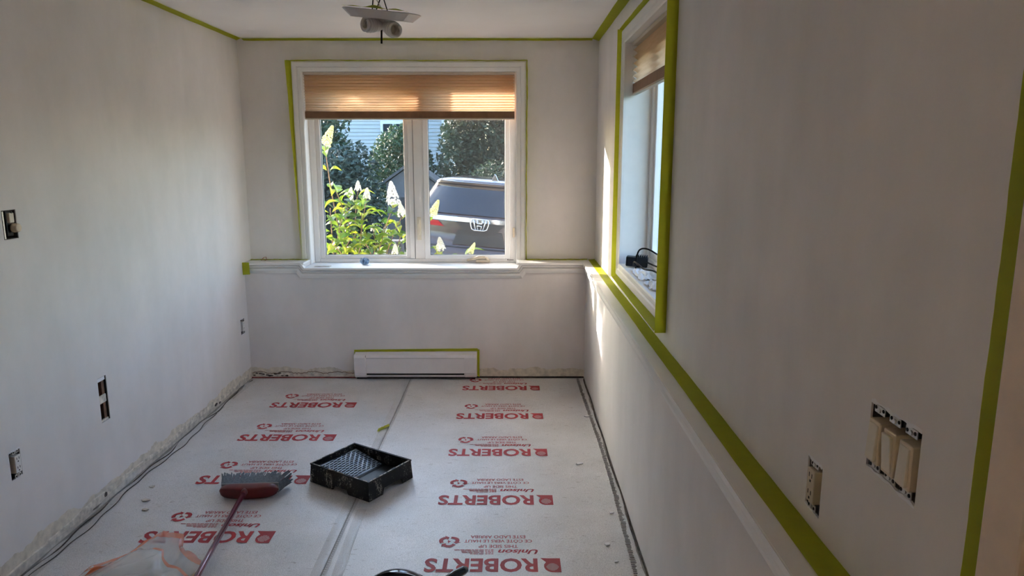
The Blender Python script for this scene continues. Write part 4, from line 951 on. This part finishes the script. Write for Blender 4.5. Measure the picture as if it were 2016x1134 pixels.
def crown_sampler(blobs, rnd):
    tot = [b[3]*b[4]*b[5] for b in blobs]
    def f():
        b = rnd.choices(blobs, tot)[0]
        v = Vector((rnd.gauss(0, 1), rnd.gauss(0, 1), rnd.gauss(0, 1))).normalized()*(rnd.random()**0.28)
        return Vector((b[0]+v.x*b[3], b[1]+v.y*b[4], b[2]+v.z*b[5]))
    return f
def tree(name, label, base, blobs, n, size, mat, seed, trunk_r=0.10, cat='tree', group='trees and hedges outside'):
    rnd = random.Random(seed); e = empty(name, base, label, cat, group)
    m = MB(); lcg_leaves(m, n, crown_sampler(blobs, rnd), size, rnd); o_ = m.build('foliage', mat, e, recalc=False); o_['kind'] = 'stuff'
    m = MB()
    b0 = Vector(base)
    for bl in blobs:
        c_ = Vector(bl[:3]); mid = (b0+c_)/2+Vector((rnd.uniform(-.2, .2), rnd.uniform(-.2, .2), 0)); m.tube([b0+Vector((rnd.uniform(-.05, .05), 0, 0)), mid, c_, c_+Vector((rnd.uniform(-.3, .3), 0, bl[5]*0.6))], [trunk_r, trunk_r*0.7, trunk_r*0.4, 0.01], 6)
    m.build('branches', 'bark', e, smooth=True); return e
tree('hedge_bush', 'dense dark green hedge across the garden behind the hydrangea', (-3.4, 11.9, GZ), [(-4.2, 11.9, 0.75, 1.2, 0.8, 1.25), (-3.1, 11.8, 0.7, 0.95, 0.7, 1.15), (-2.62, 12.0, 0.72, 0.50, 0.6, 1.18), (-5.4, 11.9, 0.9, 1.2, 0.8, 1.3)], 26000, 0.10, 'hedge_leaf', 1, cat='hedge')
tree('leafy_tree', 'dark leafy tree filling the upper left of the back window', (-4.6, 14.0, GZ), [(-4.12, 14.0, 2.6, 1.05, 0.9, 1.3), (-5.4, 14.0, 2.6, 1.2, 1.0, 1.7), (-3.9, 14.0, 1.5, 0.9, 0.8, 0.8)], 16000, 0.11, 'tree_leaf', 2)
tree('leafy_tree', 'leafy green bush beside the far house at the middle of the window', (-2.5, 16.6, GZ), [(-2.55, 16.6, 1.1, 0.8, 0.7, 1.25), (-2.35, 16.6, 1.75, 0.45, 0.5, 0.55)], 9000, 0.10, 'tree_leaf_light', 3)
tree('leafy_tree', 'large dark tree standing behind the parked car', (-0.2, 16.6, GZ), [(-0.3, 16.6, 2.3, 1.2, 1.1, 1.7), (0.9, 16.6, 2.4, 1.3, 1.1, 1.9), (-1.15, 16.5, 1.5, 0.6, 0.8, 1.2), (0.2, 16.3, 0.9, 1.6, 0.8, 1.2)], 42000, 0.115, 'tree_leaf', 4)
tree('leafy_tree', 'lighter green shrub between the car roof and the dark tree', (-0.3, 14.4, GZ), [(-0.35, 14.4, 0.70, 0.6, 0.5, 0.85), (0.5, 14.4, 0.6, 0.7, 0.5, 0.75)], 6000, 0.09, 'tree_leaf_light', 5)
tree('leafy_tree', 'added tall tree out of view at the far left, shading the back blind', (-6.6, 8.2, GZ), [(-6.46, 8.2, 3.2, 1.08, 1.0, 1.3), (-6.8, 8.2, 4.4, 1.0, 1.0, 1.0)], 7000, 0.16, 'tree_leaf', 6)  # unseen tree added to block the sun from the left part of the blind

# far house with lapped siding
e = empty('far_house', (-4.4, 23.0, GZ), 'pale blue clapboard house beyond the hedge', 'house')
hx0_, hx1_, hy = -8.2, -2.2, 23.0
m = MB(); zb = GZ
while zb < 5.6:
    m.quad((hx0_, hy-0.022, zb), (hx1_, hy-0.022, zb), (hx1_, hy, zb+0.115), (hx0_, hy, zb+0.115)); m.quad((hx0_, hy, zb), (hx1_, hy, zb), (hx1_, hy-0.022, zb), (hx0_, hy-0.022, zb)); zb += 0.115
o = m.build('clapboards', 'siding', e, recalc=False); o['kind'] = 'stuff'
MB().box(hx0_, hx1_, hy+0.001, hy+6, GZ, 5.6).build('house_body', 'siding', e)
MB().box(hx1_-0.02, hx1_+0.12, hy-0.05, hy+0.1, GZ, 5.6).build('corner_board', 'siding_trim', e)
rp = MB(); rp.prism([(hy-0.5, 5.55), (hy+6.5, 5.55), (hy+3, 7.6)], hx0_-0.3, hx1_+0.4, M=Matrix(((0, 0, 1, 0), (1, 0, 0, 0), (0, 1, 0, 0), (0, 0, 0, 1)))); rp.build('roof', 'roof_shingle', e)
wx0, wx1, wz0, wz1 = -4.06, -3.36, 2.05, 2.62
f = MB().box(wx0-0.09, wx1+0.09, hy-0.06, hy-0.02, wz0-0.09, wz1+0.09).build('house_window', 'siding_trim', e)
xm = (wx0+wx1)/2
MB().box(wx0, xm-0.05, hy-0.068, hy-0.058, wz0, wz1).build('pane', 'far_glass', f); MB().box(xm+0.05, wx1, hy-0.068, hy-0.058, wz0, wz1).build('pane', 'far_glass', f)
# grey shed with a gable
e = empty('garden_shed', (-1.7, 13.6, GZ), 'low grey gabled shed seen between hedge and window mullion', 'shed')
SH = Matrix(((1, 0, 0, 0), (0, 0, 1, 13.6), (0, 1, 0, 0), (0, 0, 0, 1)))
MB().prism([(-2.38, GZ), (-1.46, GZ), (-1.46, 1.12), (-1.92, 1.44), (-2.38, 1.12)], 0, 0.9, M=SH).build('shed_wall', 'shed_wall', e)
MB().prism([(-2.48, 1.07), (-1.92, 1.46), (-1.36, 1.07), (-1.36, 1.12), (-1.92, 1.52), (-2.48, 1.12)], -0.08, 1.0, M=SH).build('shed_roof', 'roof_shingle', e)
MB().box(-2.12, -1.72, 13.585, 13.602, GZ+0.03, 0.85).build('shed_door', 'weathered_post', e)
# plank path and post
e = empty('plank_walk', (-2.0, 8.2, GZ), 'grey plank walkway in the garden behind the hydrangea', 'walkway')
for k in range(16):
    y = 7.3+0.125*k; MB().box(-2.9, -1.65+0.02*math.sin(k*2.1), y, y+0.112, GZ, GZ+0.05).build('plank', 'grey_plank', e)
tag(MB().prism([(-1.30, 7.25), (-1.13, 7.25), (-1.13, 7.42), (-1.30, 7.42)], GZ, 0.76).build('wooden_post', 'weathered_post', bevel=0.012), 'dark weathered wooden post standing behind the hydrangea', 'post')

# ---- parked car seen from behind
e = empty('parked_car', (-0.455, 8.4, GZ), 'dark maroon hatchback car parked outside, seen from behind', 'car')
CARM = Matrix.Translation((-0.455, 8.4, GZ)) @ Matrix.Rotation(math.radians(4.5), 4, 'Y') @ Matrix.Rotation(math.radians(-7), 4, 'Z')
ROWS = [(0.22, 0.06, 0.80), (0.34, -0.05, 0.86), (0.56, -0.07, 0.885), (0.66, -0.05, 0.885), (0.70, 0.00, 0.885), (0.86, 0.02, 0.88), (0.985, 0.01, 0.865), (1.05, 0.02, 0.85), (1.10, 0.05, 0.82), (1.40, 0.22, 0.68), (1.47, 0.235, 0.645), (1.50, 0.18, 0.62), (1.535, 0.22, 0.58), (1.565, 0.50, 0.48)]
ROWS = [(z_ if z_ < 1.05 else 1.05+(z_-1.05)*0.88, y_, w_) for z_, y_, w_ in ROWS]
def row(z):
    for i in range(len(ROWS)-1):
        if z <= ROWS[i+1][0]:
            k = max(0, (z-ROWS[i][0])/(ROWS[i+1][0]-ROWS[i][0])); return tuple(ROWS[i][j]*(1-k)+ROWS[i+1][j]*k for j in (1, 2))
    return ROWS[-1][1:]
def rear(z, s_, off_=0.0):
    y, hw = row(z); return Vector((hw*s_, y+0.16*abs(s_)**3.0-off_, z))
m = MB()
SV = [-1.0, -0.92, -0.8, -0.6, -0.4, -0.2, 0, 0.2, 0.4, 0.6, 0.8, 0.92, 1.0]; FW = [4.15, 3.9, 3.1, 2.4, 1.2, 0.6]
def zf(z, y):            # bonnet and windscreen
    if y > 2.2: lim = 1.6-(y-2.2)*0.62 if y < 3.1 else 1.0-(y-3.1)*0.16; return min(z, lim)
    return z
for r_ in ROWS:
    for y in FW: m.v.append(tuple(CARM @ Vector((-r_[2]*(1 if y < 3.8 else 0.88), y, zf(r_[0], y)))))
    for s_ in SV: m.v.append(tuple(CARM @ rear(r_[0], s_)))
    for y in reversed(FW): m.v.append(tuple(CARM @ Vector((r_[2]*(1 if y < 3.8 else 0.88), y, zf(r_[0], y)))))
nc = len(FW)*2+len(SV)
for i in range(len(ROWS)-1):
    for j in range(nc-1): a = i*nc+j; m.f.append((a, a+1, a+nc+1, a+nc))
    a = i*nc; m.f.append((a+nc-1, a, a+nc, a+2*nc-1))
top_ = [(len(ROWS)-1)*nc+j for j in range(nc)]
for j in range(len(FW)+len(SV)//2): 
    a, b = j, nc-1-j
    if b-a > 2: m.f.append((top_[a], top_[a+1], top_[b-1], top_[b]))
m.build('car_body', 'car_paint', e, smooth=True)
def patch(z0, z1, s0, s1, off_, nm, mat, nz=4, ns=16, th=0.012, parent=e, s0b=None, s1b=None):
    m = MB(); s0b = s0 if s0b is None else s0b; s1b = s1 if s1b is None else s1b
    f_ = lambda u, v, o_: CARM @ rear(z0+(z1-z0)*v, (s0*(1-v)+s0b*v)+((s1*(1-v)+s1b*v)-(s0*(1-v)+s0b*v))*u, o_)
    m.grid(lambda u, v: f_(u, v, off_), ns, nz)
    for (a, b) in (((0, 0), (1, 0)), ((1, 0), (1, 1)), ((1, 1), (0, 1)), ((0, 1), (0, 0))):
        for k in range(ns):
            p = (a[0]+(b[0]-a[0])*k/ns, a[1]+(b[1]-a[1])*k/ns); q = (a[0]+(b[0]-a[0])*(k+1)/ns, a[1]+(b[1]-a[1])*(k+1)/ns)
            m.quad(f_(*p, off_), f_(*q, off_), f_(*q, off_-th), f_(*p, off_-th))
    return m.build(nm, mat, parent, smooth=False, recalc=False)
patch(1.085, 1.384, -0.93, 0.93, 0.022, 'rear_window', 'car_glass', 6, 20, s0b=-0.88, s1b=0.88)
patch(1.412, 1.426, -0.95, 0.95, 0.012, 'spoiler_edge', 'car_trim', 1)
patch(1.459, 1.485, -0.97, 0.97, 0.008, 'roof_lip', 'chrome', 1, th=0.02)
patch(1.00, 1.052, -0.80, 0.80, 0.022, 'chrome_bar', 'chrome', 2, 20, th=0.03)
pd = patch(0.875, 1.00, -0.20, 0.20, 0.020, 'emblem_holder', 'car_trim', 3, 8, th=0.03, s0b=-0.34, s1b=0.34)
for s_ in (-1, 1):
    patch(0.90, 1.16, 0.985*s_, 0.80*s_, 0.014, 'tail_light', 'tail_red', 5, 6, s1b=0.93*s_)
    patch(0.925, 0.99, 0.80*s_, 0.50*s_, 0.014, 'tail_light', 'tail_red', 3, 6, s0b=0.80*s_, s1b=0.60*s_)
patch(0.73, 0.90, -0.36, 0.36, 0.016, 'plate_recess', 'car_trim', 3, 8, th=0.02, s0b=-0.30, s1b=0.30)
patch(0.690, 0.700, -0.97, 0.97, 0.012, 'bumper_gap', 'car_trim', 1, 20)
patch(0.36, 0.50, -0.92, 0.92, 0.012, 'bumper_skirt', 'car_trim', 2, 20)
# emblem: rounded frame and an upright letter form in chrome
EC = rear(0.985, 0.0, 0.050)
def emb(pts, r, nm):
    m = MB(); m.tube([CARM @ (EC+Vector((p[0], 0, p[1]))) for p in pts], r, 6); m.build(nm, 'chrome', e, smooth=True)
fr = [(-0.085, 0.062), (-0.106, 0.05), (-0.108, 0.0), (-0.092, -0.056), (-0.06, -0.070), (0.06, -0.070), (0.092, -0.056), (0.108, 0.0), (0.106, 0.05), (0.085, 0.062), (-0.085, 0.062)]
emb(fr, 0.008, 'emblem_frame')
emb([(-0.074, 0.055), (-0.062, 0.0), (-0.044, -0.060)], 0.0085, 'emblem_stroke'); emb([(0.074, 0.055), (0.062, 0.0), (0.044, -0.060)], 0.0085, 'emblem_stroke')
emb([(-0.034, 0.055), (-0.028, 0.010), (0.028, 0.010), (0.034, 0.055)], 0.0085, 'emblem_stroke'); emb([(-0.018, -0.060), (-0.026, -0.016), (0.026, -0.016), (0.018, -0.060)], 0.0085, 'emblem_stroke')
# roof fin aerial, wheels, side glass
fp = CARM @ Vector((0.08, 0.42, 1.49)); fm = Matrix.Translation(fp)
MB().prism([(-0.045, 0), (0.045, 0), (0.012, 0.075), (-0.004, 0.085)], -0.012, 0.012, M=fm @ Matrix(((1, 0, 0, 0), (0, 0, 1, 0), (0, 1, 0, 0), (0, 0, 0, 1)))).build('roof_aerial', 'chrome', e, bevel=0.004)
for (x, y) in ((-0.78, 0.85), (0.78, 0.85), (-0.78, 3.4), (0.78, 3.4)):
    WM = CARM @ Matrix.Translation((x, y, 0.33)) @ Matrix.Rotation(PI/2, 4, 'Y')
    w_ = MB().lathe([(0.20, -0.11), (0.31, -0.11), (0.33, -0.08), (0.33, 0.08), (0.31, 0.11), (0.20, 0.11)], 28, WM).build('wheel', 'tyre', e, smooth=False)
    MB().lathe([(0.03, -0.115), (0.20, -0.112), (0.20, 0.112), (0.03, 0.115)], 20, WM).build('rim', 'steel', w_)
for s_ in (-1, 1):
    m = MB(); m.poly([CARM @ Vector(p) for p in ((s_*0.835, 0.55, 1.12), (s_*0.835, 3.0, 1.10), (s_*0.69, 2.35, 1.38), (s_*0.70, 0.60, 1.38))]); m.build('side_window', 'car_glass', e, recalc=False)

# ---- hydrangea in front of the window
hyd = empty('hydrangea_shrub', (-1.45, 6.35, GZ), 'sunlit hydrangea shrub with lime leaves and white flower cones outside the window', 'shrub')
def leaf_mesh(name, mat, L=0.115, W=0.060):
    m = MB(); n = 6; rows = []
    for i in range(n+1):
        t_ = i/n; w = W*0.5*math.sin(PI*t_**0.8)**0.9 if 0 < t_ < 1 else 0.001; z = -0.22*L*t_*t_+0.02*math.sin(t_*PI)
        rows.append([(-w, L*t_, z+0.35*w), (0, L*t_, z-0.002), (w, L*t_, z+0.35*w)])
    for i in range(n):
        for j in range(2): m.quad(rows[i][j], rows[i][j+1], rows[i+1][j+1], rows[i+1][j])
    me = m.mesh(name); me.materials.append(MATS[mat]); return me
LM = [leaf_mesh('leaf', 'leaf_sunny'), leaf_mesh('leaf', 'leaf_lime', 0.105, 0.056), leaf_mesh('leaf', 'leaf_sunny', 0.13, 0.062), leaf_mesh('leaf', 'leaf_deep', 0.12, 0.060)]
def inst(me, name, M, parent):
    o_ = bpy.data.objects.new(name, me); COL.objects.link(o_); o_.parent = parent; o_.matrix_parent_inverse = parent.matrix_basis.inverted(); o_.matrix_basis = M; return o_
rnd = random.Random(77); n_leaf = 0
def flower_mesh(seed, L, R, mat):
    r_ = random.Random(seed); m = MB()
    for _ in range(240):
        t_ = r_.random()**0.8; rr = R*(1-t_)**0.75*r_.uniform(0.75, 1.05)+0.006; a = r_.uniform(0, 2*PI)
        c_ = Vector((rr*math.cos(a), rr*math.sin(a), L*t_)); nrm = Vector((math.cos(a), math.sin(a), 0.6+r_.uniform(-.5, .5))).normalized(); u = nrm.orthogonal().normalized(); w = nrm.cross(u); s_ = 0.0135*(1-0.45*t_)
        q = r_.uniform(0, PI); u2 = u*math.cos(q)+w*math.sin(q); w2 = nrm.cross(u2)
        for k in range(2):
            d1 = u2 if k == 0 else w2; d2 = w2 if k == 0 else u2
            m.quad(c_-d1*s_, c_-d2*s_*0.45+nrm*0.003, c_+d1*s_, c_+d2*s_*0.45+nrm*0.003)
    me = m.mesh('flower_head'); me.materials.append(MATS[mat]); return me
FMSH = [flower_mesh(1, 0.20, 0.062, 'petal'), flower_mesh(2, 0.12, 0.040, 'petal'), flower_mesh(3, 0.17, 0.045, 'petal_cream')]
def stem(base, tip, bow, leaves, flower=None, fs=1.0, lf0=0.35, lean=None):
    global n_leaf
    b_, t_ = Vector(base), Vector(tip); mid = (b_+t_)/2+Vector(bow); path = []
    for i in range(11):
        k = i/10; path.append(b_*(1-k)**2+mid*2*k*(1-k)+t_*k*k)
    MB().tube(path, [0.009-0.0055*i/10 for i in range(11)], 6).build('branch', 'stem', hyd, smooth=True)
    for i in range(leaves):
        k = lf0+(1-lf0)*(i+0.5)/leaves; f_ = k*10; j = min(int(f_), 9); p = path[j].lerp(path[j+1], f_-j)
        az = i*PI/2+rnd.uniform(-0.4, 0.4)
        for sd in (0, PI):
            M = Matrix.Translation(p) @ Matrix.Rotation(az+sd+rnd.uniform(-.3, .3), 4, 'Z') @ Matrix.Rotation(rnd.uniform(-0.25, 0.55), 4, 'X') @ Matrix.Rotation(rnd.uniform(-.5, .5), 4, 'Y') @ Matrix.Translation((0, 0.015, 0)) @ Matrix.Scale(rnd.uniform(0.95, 1.5), 4)
            inst(LM[rnd.choice((0, 0, 1, 1, 2, 3))], 'leaf', M, hyd); n_leaf += 1
    if flower is not None:
        dv = (path[-1]-path[-3]).normalized() if lean is None else Vector(lean).normalized()
        inst(FMSH[flower], 'flower_head', Matrix.Translation(t_) @ dv.to_track_quat('Z', 'Y').to_matrix().to_4x4() @ Matrix.Scale(fs, 4), hyd)
def P(u, v, y):          # a garden point measured on the photograph at a given distance from the house
    F = 1400.; p = math.atan(259/F); X = (u-1008)/F; Y = -(v-567)/F; c, s_ = math.cos(p), math.sin(p)
    t_ = y/(c+Y*s_); return Vector((X*t_, y, CAM_H+(-s_+Y*c)*t_))
HB = Vector((-1.35, 6.5, GZ))
STEMS = [((660, 372), 6.15, 7, None, 1), ((690, 385), 6.3, 7, 1, .6), ((705, 375), 6.35, 6, 1, .7), ((722, 392), 6.2, 7, 1, .8), ((650, 410), 6.0, 6, None, 1), ((675, 425), 6.05, 7, None, 1),
         ((712, 420), 6.2, 6, None, 1), ((775, 404), 6.1, 7, 0, 1.0), ((792, 425), 6.05, 6, 1, .9), ((760, 440), 6.2, 6, None, 1), ((790, 460), 6.1, 5, None, 1), ((735, 455), 6.3, 5, 1, .55),
         ((690, 470), 6.0, 6, None, 1), ((655, 480), 5.95, 5, None, 1), ((720, 480), 6.0, 6, None, 1), ((640, 285), 6.1, 5, 2, 1.0), ((850, 425), 6.0, 3, 2, .85), ((868, 492), 5.9, 5, 1, .9), ((925, 500), 5.9, 4, 2, .6), ((778, 500), 5.95, 3, 1, .7), ((848, 492), 5.95, 4, None, 1)]
for (uv, yy, nl, fl_, fs_) in STEMS:
    t_ = P(*uv, yy); b_ = HB+Vector((rnd.uniform(-.25, .35), rnd.uniform(-.15, .1), 0)); stem(b_, t_, (rnd.uniform(-.15, .15), rnd.uniform(-.1, .15), 0.25), nl, fl_, fs_, 0.50, lean=(0.45, 0, 1) if fl_ == 2 else (rnd.uniform(-.15, .15), rnd.uniform(-.1, .1), 1))
for k in range(8):      # extra stems added to the left, out of view, to keep sun off the left pane
    t_ = Vector((rnd.uniform(-2.5, -1.75), rnd.uniform(5.95, 6.5), rnd.uniform(0.7, 1.25))); stem(HB+Vector((-0.5+rnd.uniform(-.2, .2), 0, 0)), t_, (0, 0, .2), 5, 1 if k % 4 == 0 else None, .8, 0.35)
